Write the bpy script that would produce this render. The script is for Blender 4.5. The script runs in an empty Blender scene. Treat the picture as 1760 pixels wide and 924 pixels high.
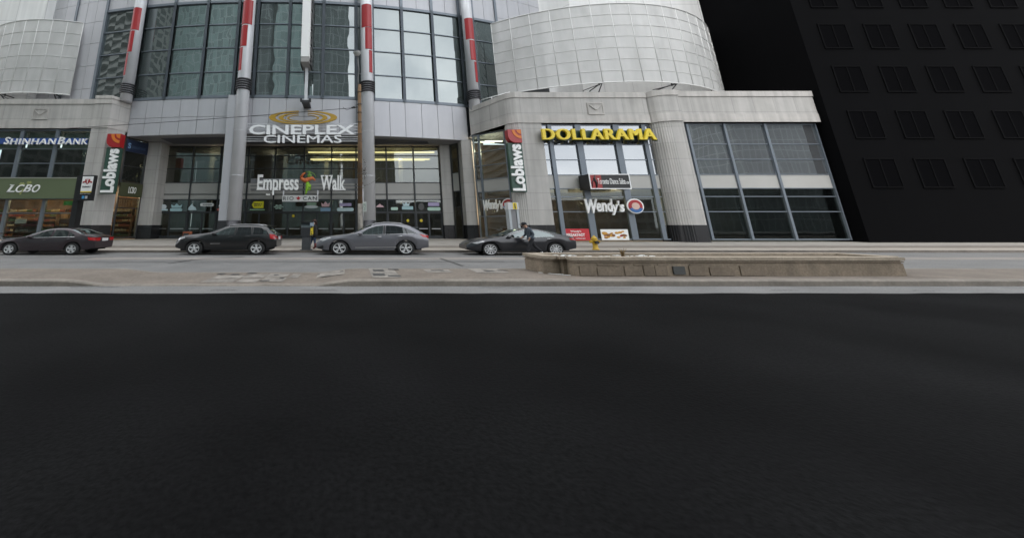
import bpy, bmesh, math, random
from mathutils import Vector, Matrix
random.seed(7)
R = math.radians
sc = bpy.context.scene
C = sc.collection

# ------------------------------------------------------------------ camera, sky, sun, exposure
F = 588.0; TILT = R(12.98); CT, ST = math.cos(TILT), math.sin(TILT); CAMZ = 1.6
cam = bpy.data.objects.new('camera', bpy.data.cameras.new('camera')); C.objects.link(cam)
cam.location = (0, 0, CAMZ); cam.rotation_euler = (R(90) + TILT, 0, 0)
cam.data.sensor_width = 36; cam.data.lens = F * 36 / 1760
cam.data.shift_x = (880 - 600) / 1760; cam.data.shift_y = -(462 - 251.5) / 1760
cam.data.clip_start = 0.1; cam.data.clip_end = 3000
sc.camera = cam

SUN_EL, SUN_AZ = R(48), R(200)      # azimuth clockwise from +Y
w = bpy.data.worlds.new('World'); sc.world = w; w.use_nodes = True
nt = w.node_tree; N = nt.nodes; L = nt.links
bg = N['Background']; bg.inputs['Strength'].default_value = 0.15
sky = N.new('ShaderNodeTexSky'); sky.sky_type = 'NISHITA'; sky.sun_disc = False
sky.sun_elevation = SUN_EL; sky.sun_rotation = SUN_AZ; sky.air_density = 1.0; sky.dust_density = 3.0
tc = N.new('ShaderNodeTexCoord')
mp = N.new('ShaderNodeMapping'); mp.inputs['Scale'].default_value = (1.0, 1.0, 2.2); L.new(tc.outputs['Generated'], mp.inputs[0])
no = N.new('ShaderNodeTexNoise'); no.inputs['Scale'].default_value = 2.4; no.inputs['Detail'].default_value = 6; L.new(mp.outputs[0], no.inputs['Vector'])
rp = N.new('ShaderNodeValToRGB'); L.new(no.outputs['Fac'], rp.inputs[0])
rp.color_ramp.elements[0].position = .3; rp.color_ramp.elements[0].color = (5.2, 5.5, 5.9, 1)
rp.color_ramp.elements[1].position = .7; rp.color_ramp.elements[1].color = (9.6, 9.7, 9.8, 1)
mx = N.new('ShaderNodeMixRGB'); mx.inputs[0].default_value = .88
L.new(sky.outputs[0], mx.inputs[1]); L.new(rp.outputs[0], mx.inputs[2]); L.new(mx.outputs[0], bg.inputs['Color'])

sun = bpy.data.objects.new('sun', bpy.data.lights.new('sun', 'SUN')); C.objects.link(sun)
sun.data.energy = 1.3; sun.data.angle = R(25); sun.data.color = (1, .97, .93)
sd = Vector((math.sin(SUN_AZ) * math.cos(SUN_EL), math.cos(SUN_AZ) * math.cos(SUN_EL), math.sin(SUN_EL)))
sun.rotation_euler = sd.to_track_quat('Z', 'Y').to_euler()
sc.view_settings.view_transform = 'Standard'; sc.view_settings.look = 'None'
sc.view_settings.gamma = 1; sc.view_settings.exposure = 1.3; sc.view_settings.use_curve_mapping = False
sc.render.engine = 'CYCLES'
sc.cycles.max_bounces = 8; sc.cycles.transparent_max_bounces = 12
sc.cycles.use_denoising = True

# ------------------------------------------------------------------ pixel of the photograph -> point on a plane of the place
def ray(px, py):
    a = (px - 600) / F; b = (251.5 - py) / F
    return (a, CT - b * ST, ST + b * CT)
def W(px, py, Y):
    d = ray(px, py); s = Y / d[1]
    return Vector((d[0] * s, Y, CAMZ + d[2] * s))
def G(px, py, z=0.0):
    d = ray(px, py); s = (z - CAMZ) / d[2]
    return Vector((d[0] * s, d[1] * s, z))
def rect(x0, y0, x1, y1, Y):
    ym = (y0 + y1) / 2; xm = (x0 + x1) / 2
    a = W(x0, ym, Y).x; b = W(x1, ym, Y).x; zt = W(xm, y0, Y).z; zb = W(xm, y1, Y).z
    return a, b, zb, zt

# ------------------------------------------------------------------ materials
MATS = {}
def mat(name, col, rough=.6, metal=0., var=0., vs=2., streak=0., seams=None, bump=0., bs=30., spec=.5, emit=0., coat=0., fine=0., obj=False):
    if name in MATS: return MATS[name]
    m = bpy.data.materials.new(name); m.use_nodes = True; MATS[name] = m
    nt = m.node_tree; N = nt.nodes; L = nt.links; b = N['Principled BSDF']
    b.inputs['Roughness'].default_value = rough; b.inputs['Metallic'].default_value = metal
    b.inputs['Specular IOR Level'].default_value = spec
    b.inputs['Coat Weight'].default_value = coat; b.inputs['Coat Roughness'].default_value = .04
    b.inputs['Base Color'].default_value = (*col, 1)
    if emit:
        b.inputs['Emission Color'].default_value = (*col, 1); b.inputs['Emission Strength'].default_value = emit
    if not (var or streak or seams or bump or fine): return m
    if obj:
        pos = N.new('ShaderNodeTexCoord').outputs['Object']
    else:
        pos = N.new('ShaderNodeNewGeometry').outputs['Position']
    cur = None
    rgb = N.new('ShaderNodeRGB'); rgb.outputs[0].default_value = (*col, 1); cur = rgb.outputs[0]
    def mul(sc, amount, det=5, vec=None):
        nonlocal cur
        n = N.new('ShaderNodeTexNoise'); n.inputs['Scale'].default_value = 1; n.inputs['Detail'].default_value = det
        mp = N.new('ShaderNodeMapping'); mp.inputs['Scale'].default_value = sc; L.new(pos, mp.inputs[0]); L.new(mp.outputs[0], n.inputs['Vector'])
        r = N.new('ShaderNodeMapRange'); r.inputs[1].default_value = .3; r.inputs[2].default_value = .7
        r.inputs[3].default_value = 1 - amount; r.inputs[4].default_value = 1 + amount * .5; L.new(n.outputs['Fac'], r.inputs[0])
        x = N.new('ShaderNodeMixRGB'); x.blend_type = 'MULTIPLY'; x.inputs[0].default_value = 1
        L.new(cur, x.inputs[1]); L.new(r.outputs[0], x.inputs[2]); cur = x.outputs[0]
        return n
    if var: mul((vs, vs, vs), var)
    if fine: mul((bs, bs, bs), fine, 3)
    if streak: mul((2.6, 2.6, .12), streak, 6)
    if seams:
        sx = N.new('ShaderNodeSeparateXYZ'); L.new(pos, sx.inputs[0])
        ad = N.new('ShaderNodeMath'); ad.operation = 'ADD'; 
        if len(seams) > 3 and seams[3] == 'floor':
            cb = N.new('ShaderNodeCombineXYZ'); L.new(sx.outputs[0], cb.inputs[0]); L.new(sx.outputs[1], cb.inputs[1])
        else:
            L.new(sx.outputs[0], ad.inputs[0]); L.new(sx.outputs[1], ad.inputs[1])
            cb = N.new('ShaderNodeCombineXYZ'); L.new(ad.outputs[0], cb.inputs[0]); L.new(sx.outputs[2], cb.inputs[1])
        br = N.new('ShaderNodeTexBrick'); br.offset = 0; br.inputs['Scale'].default_value = 1
        br.inputs['Brick Width'].default_value = seams[0]; br.inputs['Row Height'].default_value = seams[1]
        br.inputs['Mortar Size'].default_value = seams[2]; br.inputs['Mortar Smooth'].default_value = .2
        br.inputs['Color1'].default_value = (1, 1, 1, 1); br.inputs['Color2'].default_value = (.94, .94, .93, 1); br.inputs['Mortar'].default_value = (.68, .68, .68, 1)
        L.new(cb.outputs[0], br.inputs['Vector'])
        x = N.new('ShaderNodeMixRGB'); x.blend_type = 'MULTIPLY'; x.inputs[0].default_value = 1
        L.new(cur, x.inputs[1]); L.new(br.outputs['Color'], x.inputs[2]); cur = x.outputs[0]
    L.new(cur, b.inputs['Base Color'])
    if bump:
        n = N.new('ShaderNodeTexNoise'); n.inputs['Scale'].default_value = bs; n.inputs['Detail'].default_value = 4; L.new(pos, n.inputs['Vector'])
        bp = N.new('ShaderNodeBump'); bp.inputs['Strength'].default_value = bump; bp.inputs['Distance'].default_value = .02
        L.new(n.outputs['Fac'], bp.inputs['Height']); L.new(bp.outputs[0], b.inputs['Normal'])
    return m

def glass(name, gloss, gcol, inner, see=0., wav=.03, ws=.5, rough=.015):
    """window glass: mirror share + see-through share + dark body"""
    m = bpy.data.materials.new(name); m.use_nodes = True; MATS[name] = m
    nt = m.node_tree; N = nt.nodes; L = nt.links; N.remove(N['Principled BSDF'])
    g = N.new('ShaderNodeBsdfGlossy'); g.inputs['Color'].default_value = (*gcol, 1); g.inputs['Roughness'].default_value = rough
    d = N.new('ShaderNodeBsdfDiffuse'); d.inputs['Color'].default_value = (*inner, 1)
    t = N.new('ShaderNodeBsdfTransparent'); t.inputs['Color'].default_value = (.72, .78, .76, 1)
    body = N.new('ShaderNodeMixShader'); body.inputs[0].default_value = see; L.new(d.outputs[0], body.inputs[1]); L.new(t.outputs[0], body.inputs[2])
    lw = N.new('ShaderNodeLayerWeight'); pw = N.new('ShaderNodeMath'); pw.operation = 'POWER'; pw.inputs[1].default_value = 5; L.new(lw.outputs['Facing'], pw.inputs[0])
    ad = N.new('ShaderNodeMath'); ad.operation = 'ADD'; ad.use_clamp = True; ad.inputs[1].default_value = gloss+.03; L.new(pw.outputs[0], ad.inputs[0])
    mix = N.new('ShaderNodeMixShader'); L.new(ad.outputs[0], mix.inputs[0]); L.new(body.outputs[0], mix.inputs[1]); L.new(g.outputs[0], mix.inputs[2])
    if wav:
        pos = N.new('ShaderNodeNewGeometry').outputs['Position']
        n = N.new('ShaderNodeTexNoise'); n.inputs['Scale'].default_value = ws; n.inputs['Detail'].default_value = 1; L.new(pos, n.inputs['Vector'])
        bp = N.new('ShaderNodeBump'); bp.inputs['Strength'].default_value = 1; bp.inputs['Distance'].default_value = wav
        L.new(n.outputs['Fac'], bp.inputs['Height']); L.new(bp.outputs[0], g.inputs['Normal'])
    L.new(mix.outputs[0], N['Material Output'].inputs['Surface'])
    return m

stone = mat('limestone_panel', (.45, .436, .418), .8, var=.10, vs=.8, streak=.16, seams=(1.85, 1.42, .018), bump=.05)
stone2 = mat('limestone_band', (.48, .46, .435), .8, var=.12, vs=.9, streak=.2, bump=.05)
granite = mat('black_granite', (.016, .016, .018), .25, seams=(1.3, 1.3, .01))
alu = mat('silver_cladding', (.455, .457, .482), .5, .25, var=.04, vs=.6, streak=.05)
aluC = mat('silver_column', (.60, .605, .63), .42, .12, var=.05, vs=1, streak=.06)
mull = mat('blue_grey_mullion', (.16, .185, .215), .45, .3)
darkm = mat('charcoal_mullion', (.035, .039, .043), .45, .2)
spand = mat('pale_spandrel', (.40, .395, .375), .45, var=.06, vs=.5)
whitew = mat('white_stucco', (.76, .76, .755), .85, var=.06, vs=.3, streak=.08, seams=(3.2, 3.0, .03))
redp = mat('red_enamel', (.33, .012, .016), .35)
ringm = mat('dark_steel', (.06, .06, .065), .4, .6)
steel = mat('steel', (.45, .45, .46), .3, .9)
white = mat('white_paint', (.84, .84, .83), .5)
offw = mat('off_white_letter', (.80, .81, .82), .45)
soff = mat('soffit_dark', (.075, .078, .095), .7)
soff2 = mat('soffit_grey', (.26, .26, .27), .7)
black = mat('black_plastic', (.012, .012, .013), .45)
rubber = mat('tyre_rubber', (.018, .018, .018), .8)
lampw = mat('warm_lamp', (1, .78, .36), .5, emit=2.0)
lampc = mat('cool_lamp', (1, .93, .75), .5, emit=1.6)
G_up = glass('curtain_glass', .22, (.74, .80, .80), (.055, .068, .067), wav=.012, ws=.5)
G_bright = glass('store_glass', .24, (.86, .89, .92), (.10, .105, .11), see=.15, wav=.012, ws=.3)
G_clear = glass('shop_glass', .02, (.8, .84, .84), (.012, .014, .014), see=.85, wav=.008, ws=.4)
G_dim = glass('lobby_glass', .08, (.75, .79, .79), (.02, .022, .022), see=.6, wav=.008, ws=.4)

# ------------------------------------------------------------------ mesh builder, things and parts
ORG = {}
class MB:
    def __init__(s): s.v = []; s.f = []; s.m = []; s.s = []
    def add(s, V, Fs, m=0, smooth=False):
        o = len(s.v); s.v += [tuple(p) for p in V]
        for f in Fs: s.f.append(tuple(i + o for i in f)); s.m.append(m); s.s.append(smooth)
        return s
    def box(s, x0, x1, y0, y1, z0, z1, m=0):
        return s.add([(x0,y0,z0),(x1,y0,z0),(x1,y1,z0),(x0,y1,z0),(x0,y0,z1),(x1,y0,z1),(x1,y1,z1),(x0,y1,z1)],
                     [(3,2,1,0),(4,5,6,7),(0,1,5,4),(1,2,6,5),(2,3,7,6),(3,0,4,7)], m)
    def obox(s, p, U, V, D, m=0):
        p, U, V, D = Vector(p), Vector(U), Vector(V), Vector(D)
        return s.add([p,p+U,p+U+D,p+D,p+V,p+U+V,p+U+V+D,p+V+D],[(3,2,1,0),(4,5,6,7),(0,1,5,4),(1,2,6,5),(2,3,7,6),(3,0,4,7)], m)
    def bar(s, a, b, t, t2=None, m=0):          # square bar from a to b
        a, b = Vector(a), Vector(b); d = (b - a).normalized()
        u = d.cross(Vector((0,0,1)) if abs(d.z) < .9 else Vector((0,1,0))).normalized(); v = u.cross(d)
        t2 = t2 or t
        return s.obox(a - u*t/2 - v*t2/2, u*t, b - a, v*t2, m)
    def prism(s, poly, z0, z1, m=0):
        n = len(poly)
        V = [(x,y,z0) for x,y in poly] + [(x,y,z1) for x,y in poly]
        return s.add(V, [tuple(range(n))[::-1], tuple(range(n,2*n))] + [(i,(i+1)%n,n+(i+1)%n,n+i) for i in range(n)], m)
    def plate(s, pts, D, m=0):                  # planar outline (3-D points) given a thickness vector
        n = len(pts); D = Vector(D); P = [Vector(p) for p in pts]
        return s.add(P + [p + D for p in P], [tuple(range(n))[::-1], tuple(range(n,2*n))] + [(i,(i+1)%n,n+(i+1)%n,n+i) for i in range(n)], m)
    def tube(s, pts, r, n=8, m=0, cap=True):
        P = [Vector(p) for p in pts]; rs = r if isinstance(r, (list, tuple)) else [r]*len(P)
        V = []; Fs = []
        for i, p in enumerate(P):
            d = (P[min(i+1,len(P)-1)] - P[max(i-1,0)]).normalized()
            u = d.cross(Vector((0,0,1)) if abs(d.z) < .95 else Vector((0,1,0))).normalized(); v = d.cross(u)
            V += [p + (u*math.cos(2*math.pi*k/n) + v*math.sin(2*math.pi*k/n))*rs[i] for k in range(n)]
        for i in range(len(P)-1):
            Fs += [(i*n+k, i*n+(k+1)%n, (i+1)*n+(k+1)%n, (i+1)*n+k) for k in range(n)]
        s.add(V, Fs, m, True)
        if cap:
            o = len(s.v) - len(V)
            s.f += [tuple(o+k for k in range(n))[::-1], tuple(o+(len(P)-1)*n+k for k in range(n))]; s.m += [m,m]; s.s += [False,False]
        return s
    def lathe(s, c, prof, n=20, m=0, axis='z', sx=1., cap=True):
        V = []; Fs = []
        for r, h in prof:
            for k in range(n):
                a = 2*math.pi*k/n
                if axis == 'z': V.append((c[0]+r*math.cos(a)*sx, c[1]+r*math.sin(a), c[2]+h))
                else: V.append((c[0]+r*math.cos(a)*sx, c[1]+h, c[2]+r*math.sin(a)))
        for i in range(len(prof)-1):
            Fs += [(i*n+k, i*n+(k+1)%n, (i+1)*n+(k+1)%n, (i+1)*n+k) for k in range(n)]
        s.add(V, Fs, m, True)
        o = len(s.v) - len(V)
        for i in (0, len(prof)-1) if cap else ():
            if prof[i][0] > 1e-4: s.f.append(tuple(o+i*n+k for k in range(n))); s.m.append(m); s.s.append(False)
        return s
    def ball(s, c, r, n=12, m=0, sc=(1,1,1)):
        V = []; Fs = []; h = n//2
        for i in range(h+1):
            t = math.pi*i/h
            for k in range(n):
                a = 2*math.pi*k/n
                V.append((c[0]+r*sc[0]*math.sin(t)*math.cos(a), c[1]+r*sc[1]*math.sin(t)*math.sin(a), c[2]+r*sc[2]*math.cos(t)))
        for i in range(h):
            Fs += [(i*n+k, (i+1)*n+k, (i+1)*n+(k+1)%n, i*n+(k+1)%n) for k in range(n)]
        return s.add(V, Fs, m, True)
    def curved(s, x0, x1, z0, z1, f, d0, d1, n=6, m=0):   # slab that follows the plan curve y = f(x)
        V = []; Fs = []
        for i in range(n+1):
            x = x0 + (x1-x0)*i/n
            V += [(x,f(x)+d0,z0),(x,f(x)+d0,z1),(x,f(x)+d1,z1),(x,f(x)+d1,z0)]
        for i in range(n):
            a = 4*i; b = a+4
            Fs += [(a,b,b+1,a+1),(a+1,b+1,b+2,a+2),(a+2,b+2,b+3,a+3),(a+3,b+3,b,a)]
        Fs += [(0,1,2,3),(4*n+3,4*n+2,4*n+1,4*n)]
        return s.add(V, Fs, m)
    def build(s, name, mats, parent=None, recalc=True):
        if not isinstance(mats, (list, tuple)): mats = [mats]
        me = bpy.data.meshes.new(name); o = bpy.data.objects.new(name, me); C.objects.link(o)
        if parent is not None:
            o.parent = parent; org = ORG[parent.name]
        else:
            xs = [p[0] for p in s.v]; ys = [p[1] for p in s.v]; zs = [p[2] for p in s.v]
            org = Vector(((min(xs)+max(xs))/2, (min(ys)+max(ys))/2, min(zs))); o.location = org
        ORG[o.name] = org
        me.from_pydata([(p[0]-org[0], p[1]-org[1], p[2]-org[2]) for p in s.v], [], s.f)
        for m in mats: me.materials.append(m)
        for i, p in enumerate(me.polygons): p.material_index = s.m[i]; p.use_smooth = s.s[i]
        if recalc:
            bm = bmesh.new(); bm.from_mesh(me); bmesh.ops.recalc_face_normals(bm, faces=bm.faces); bm.to_mesh(me); bm.free()
        me.update()
        return o

def tag(o, label, cat, group=None):
    o['label'] = label; o['category'] = cat
    if group: o['group'] = group
    return o
def thing(name, loc, label, cat, group=None):
    o = bpy.data.objects.new(name, None); C.objects.link(o); o.location = loc; o.empty_display_size = .3
    ORG[o.name] = Vector(loc); return tag(o, label, cat, group)
def lamp_light(x, y, z, watt, col=(1, .72, .42), r=.25):
    d = bpy.data.lights.new('lamp_light', 'POINT'); d.energy = watt; d.color = col; d.shadow_soft_size = r
    o = bpy.data.objects.new('lamp_light', d); C.objects.link(o); o.location = (x, y, z); return o
def struct(o, kind='structure'): o['kind'] = kind; return o
def copy_thing(o, loc, label):
    def rec(a, par):
        c = a.copy(); C.objects.link(c)
        if par: c.parent = par
        ORG[c.name] = ORG.get(a.name, Vector())
        for ch in list(a.children): rec(ch, c)
        return c
    r = rec(o, None); r.location = loc; ORG[r.name] = Vector(loc); r['label'] = label
    return r

TXT = {}
def glyphs(s, bold=0., shear=0., space=1.):
    k = (s, bold, shear, space)
    if k in TXT: return TXT[k]
    cu = bpy.data.curves.new('t', 'FONT'); cu.body = s; cu.size = 1; cu.extrude = .5; cu.offset = bold; cu.shear = shear
    cu.space_character = space; cu.resolution_u = 3
    ob = bpy.data.objects.new('t', cu); C.objects.link(ob); bpy.context.view_layer.update()
    dg = bpy.context.evaluated_depsgraph_get(); me = bpy.data.meshes.new_from_object(ob.evaluated_get(dg))
    V = [v.co.copy() for v in me.vertices]; Fs = [tuple(p.vertices) for p in me.polygons]
    bpy.data.objects.remove(ob); bpy.data.curves.remove(cu); bpy.data.meshes.remove(me)
    x0 = min(v.x for v in V); x1 = max(v.x for v in V); y0 = min(v.y for v in V); y1 = max(v.y for v in V)
    TXT[k] = ([((v.x-x0)/(x1-x0), (v.y-y0)/(y1-y0), .5-v.z) for v in V], Fs); return TXT[k]
def text(mb, s, p, U, V, D, bold=.01, shear=0., m=0, space=1.):
    """letters filling the parallelogram p,U,V; D points away from the viewer by the letters' depth"""
    if 'M' in s and bold > .004:      # heavier strokes from shifted copies, each a hair deeper than the last
        for k, q in enumerate((0, -.0035, .0035, -.007, .007)): text(mb, s, Vector(p)+Vector(U)*q*bold/.025+Vector(D)*.02*k, U, V, D, 0, shear, m, space)
        return mb
    g, Fs = glyphs(s, bold, shear, space); p, U, V, D = Vector(p), Vector(U), Vector(V), Vector(D)
    return mb.add([p + U*a + V*b + D*c for a, b, c in g], Fs, m)
def text_px(mb, s, x0, y0, x1, y1, Y, dep=.15, **k):
    a, b, zb, zt = rect(x0, y0, x1, y1, Y)
    return text(mb, s, (a, Y, zb), (b-a, 0, 0), (0, 0, zt-zb), (0, dep, 0), **k)
def board_px(mb, x0, y0, x1, y1, Y, dep, m=0):
    a, b, zb, zt = rect(x0, y0, x1, y1, Y); return mb.box(a, b, Y, Y+dep, zb, zt, m)
def outline(shape, n=20):
    if shape == 'oval': return [(.5+.5*math.cos(2*math.pi*i/n), .5+.5*math.sin(2*math.pi*i/n)) for i in range(n)]
    if shape == 'round':
        P = []
        for cx, cz, a0 in ((.86,.7,0),(.14,.7,90),(.14,.3,180),(.86,.3,270)):
            P += [(cx+.14*math.cos(R(a0+a)), cz+.3*math.sin(R(a0+a))) for a in (0,30,60,90)]
        return P
    if shape == 'tag': return [(0,.5),(.13,.95),(.25,1),(1,1),(1,0),(.25,0),(.13,.05)]
    if shape == 'crown': return [(.08,0),(.92,0),(1,.8),(.74,.45),(.5,1),(.26,.45),(0,.8)]
    if shape == 'peak': return [(0,0),(1,0),(.86,.45),(.66,.6),(.5,1),(.3,.65),(.12,.4)]
    if shape == 'cloud': return [(.5+(.42+.08*math.cos(6*2*math.pi*i/36))*math.cos(2*math.pi*i/36), .5+(.4+.1*math.cos(6*2*math.pi*i/36))*math.sin(2*math.pi*i/36)) for i in range(36)]
    return [(0,0),(1,0),(1,1),(0,1)]
def shape_px(mb, shape, x0, y0, x1, y1, Y, dep, m=0):
    a, b, zb, zt = rect(x0, y0, x1, y1, Y)
    return mb.plate([(a+(b-a)*u, Y, zb+(zt-zb)*v) for u, v in outline(shape)], (0, dep, 0), m)
# ------------------------------------------------------------------ ground, roads, median, pavement
asph = mat('worn_asphalt', (.172, .168, .162), .85, var=.18, vs=.7, fine=.28, bs=22, bump=.25, streak=.0)
asph2 = mat('worn_asphalt_pale', (.25, .226, .203), .85, var=.18, vs=.8, fine=.25, bs=22, bump=.25)
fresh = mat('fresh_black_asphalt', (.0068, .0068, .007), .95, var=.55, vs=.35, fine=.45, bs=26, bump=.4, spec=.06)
seal = mat('crack_sealant', (.05, .048, .046), .6)
conc = mat('pavement_concrete', (.34, .305, .262), .85, var=.16, vs=1.1, fine=.12, bs=14, seams=(2.1, 1.9, .03, 'floor'))
pav2 = mat('pavement_brick', (.185, .16, .136), .85, var=.2, vs=1.5, fine=.2, bs=10, seams=(.6, .3, .02, 'floor'))
kerbm = mat('kerb_concrete', (.215, .188, .158), .85, var=.25, vs=1.6, fine=.15, bs=12)
medm = mat('median_concrete', (.172, .143, .116), .85, var=.22, vs=1.2, fine=.22, bs=12, bump=.15)
tilem = mat('median_pale_slab', (.245, .222, .195), .85, var=.45, vs=2.6, fine=.2, bs=14)
snow = mat('old_snow', (.62, .62, .60), .8, var=.2, vs=5)
def sheet(name, x0, x1, y0, y1, z, m, nx=1, ny=1):
    b = MB(); V = [(x0+(x1-x0)*i/nx, y0+(y1-y0)*j/ny, z) for j in range(ny+1) for i in range(nx+1)]
    b.add(V, [(j*(nx+1)+i, j*(nx+1)+i+1, (j+1)*(nx+1)+i+1, (j+1)*(nx+1)+i) for j in range(ny) for i in range(nx)])
    return struct(b.build(name, m))
sheet('ground', -600, 600, -600, 600, -.03, mat('distant_ground', (.10, .10, .095), .9, var=.2, vs=.2))
sheet('road', -200, 200, 12.4, 21.5, 0, asph)
b = MB(); V = []
for i in range(401):
    V += [(-100+.5*i, 8.86+random.uniform(-.035, .035), 0), (-100+.5*i, 10.0, 0)]
b.add(V, [(2*i, 2*i+2, 2*i+3, 2*i+1) for i in range(400)]); struct(b.build('road', asph))
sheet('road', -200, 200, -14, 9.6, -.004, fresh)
sheet('road_strip', -60, -17.2, 16.1, 18.0, .004, asph2)
sheet('road_strip', -12.9, 40, 17.1, 18.3, .004, asph2)
b = MB()
def wig(x0, x1, y, wd, amp=.03):
    P = [(x0+(x1-x0)*i/24, y+random.uniform(-amp, amp)) for i in range(25)]
    for (xa, ya), (xb, yb) in zip(P, P[1:]): b.add([(xa,ya-wd,.008),(xb,yb-wd,.008),(xb,yb+wd,.008),(xa,ya+wd,.008)], [(0,1,2,3)])
wig(-30, -4, 15.9, .035); wig(-4, 14, 16.0, .03); wig(-12, 7, 16.3, .02); wig(-30, -12, 18.2, .05)
for a_, c_ in (((757, 444), (795, 457)), ((300, 449), (420, 441)), ((330, 447), (290, 453))):
    p, q = G(*a_), G(*c_); d = (q-p).normalized(); n_ = Vector((-d.y, d.x, 0))*.07
    b.add([p-n_+Vector((0,0,.009)), q-n_+Vector((0,0,.009)), q+n_+Vector((0,0,.009)), p+n_+Vector((0,0,.009))], [(0,1,2,3)])
for k in range(9):
    x = -14+k*3.4+random.uniform(-1, 1); y = random.uniform(9.1, 9.7); wig(x, x+random.uniform(.6, 1.8), y, .015, .04)
struct(b.build('road_cracks', seal), 'stuff')

def mh(x):      # height of the median's top, lowered at the crossing
    def st(a, c, x): t = max(0, min(1, (x-a)/(c-a))); return t*t*(3-2*t)
    return .15 - .125*st(-7.9, -6.5, x)*(1-st(-1.0, .1, x))
b = MB(); xs = sorted(set([-200, -60, -30] + [-20+.4*i for i in range(90)] + [40, 200])); V = []
ME0, ME1 = 9.85, 12.5
for x in xs:
    h = mh(x)
    V += [(x, ME0, -.02), (x, ME0, h-.03), (x, ME0+.03, h), (x, ME0+.26, h)]
b.add(V, [(4*i+k, 4*i+4+k, 4*i+5+k, 4*i+1+k) for i in range(len(xs)-1) for k in range(3)])
V = []
for x in xs:
    h = mh(x); V += [(x, ME1-.2, h), (x, ME1-.03, h), (x, ME1, h-.03), (x, ME1, -.02)]
b.add(V, [(4*i+k, 4*i+4+k, 4*i+5+k, 4*i+1+k) for i in range(len(xs)-1) for k in range(3)])
struct(b.build('median_kerb', kerbm))
b = MB(); V = []
for x in xs:
    h = mh(x); V += [(x, ME0+.26, h-.002), (x, ME1-.2, h-.002)]
b.add(V, [(2*i, 2*i+2, 2*i+3, 2*i+1) for i in range(len(xs)-1)])
struct(b.build('median', medm))
b = MB(); b2 = MB()
def slab(px0, py0, px1, py1, mb, dz=.006):
    P = [G(px0, py1, .15), G(px1, py1, .15)]; yf = G((px0+px1)/2, py0, .15).y
    P += [Vector((P[1].x, yf, 0)), Vector((P[0].x, yf, 0))]
    mb.add([(p.x, min(max(p.y, ME0+.03), ME1-.01), mh(p.x)+dz) for p in P], [(0,1,2,3)])
for x0, y0, x1, y1 in ((362,466,412,471),(345,472,400,477),(415,464,452,470),(404,471,440,477),(455,463,492,469),(446,470,486,476),(497,464,512,470),(543,463,592,470),(640,461,690,477),(735,463,780,468),(822,462,878,469)): slab(x0, y0, x1, y1, b)
for x0, y0, x1, y1 in ((546,464,562,466),(570,464,590,465.5),(642,463,661,466.5),(668,462,686,464),(642,470,663,474),(668,473,690,475.5),(742,464,764,465.5),(836,465,852,467),(858,464,874,465.2),(372,463,384,465),(396,464,410,465.5),(446,474,462,475.5),(424,462,440,463.5),(470,465,478,466.5),(480,470,488,471.5)): slab(x0, y0, x1, y1, b2, .010)
struct(b.build('median_slabs', tilem), 'stuff'); struct(b2.build('median_drain_strips', seal), 'stuff')
b = MB(); b.box(-200, 200, 21.4, 21.72, -.02, .13); struct(b.build('kerb', mat('kerb_dark', (.16, .14, .122), .85, var=.3, vs=1.4, fine=.15, bs=12)))
b = MB(); b.add([(-200,21.72,.126),(200,21.72,.126),(200,23.4,.15),(-200,23.4,.15)], [(0,1,2,3)]); struct(b.build('pavement', conc))
b = MB(); b.add([(-200,23.4,.15),(200,23.4,.15),(200,25.2,.19),(-200,25.2,.19)], [(0,1,2,3)]); struct(b.build('pavement', pav2))
b = MB(); b.add([(-200,25.2,.19),(200,25.2,.19),(200,29.2,.28),(-200,29.2,.28)], [(0,1,2,3)])
b.add([(-200,29.2,.28),(200,29.2,.28),(200,37,.30),(-200,37,.30)], [(0,1,2,3)]); struct(b.build('pavement', mat('pavement_pale', (.285, .264, .236), .85, var=.14, vs=.9, fine=.1, bs=14, seams=(2.4, 2.0, .03, 'floor'))))

# ------------------------------------------------------------------ the mall
def Yb(x): return 31.4 + .041*(x+5.5) + .00598*(x+5.5)**2
ZF0, ZF1, ZG1, ZTOP = 10.0, 13.75, 24.25, 33.0
mall = thing('shopping_mall', (-4.6, 31.4, .28), 'large grey mall with bowed glass front, stone wings and round silver columns', 'building')

# bowed curtain wall: bays and panes
bays = [-26.4, -21.6, -18.2, -14.6, -11.3, -9.3, -6.05, -2.6, .74, 2.45, 5.6, 9.0, 12.2, 13.9, 17.0]
rows = [ZF1 + (ZG1-ZF1)*i/4 for i in range(5)]
for i, (a, c) in enumerate(zip(bays, bays[1:])):
    b = MB(); n = 4
    for x, wd in ((a, .15), (c, .15)): b.curved(x-(wd if x == a else wd), x+wd, ZF1-.15, ZG1+.15, Yb, -.22, .1, 1)
    for z in (rows[0], rows[4]): b.curved(a+.15, c-.15, z-.14, z+.14, Yb, -.16, .1, n)
    for z in rows[1:4]: b.curved(a+.15, c-.15, z-.045, z+.045, Yb, -.1, .1, n)
    if i in (0, 1, 2, 3, 4): b.curved(a+.15, c-.15, rows[1]+.33, rows[1]+.39, Yb, .12, .2, n)
    f = b.build('window', mull, mall)
    b = MB(); b.curved(a+.15, c-.15, ZF1, ZG1, Yb, 0, .06, n); b.build('pane', G_up, f)
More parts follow.
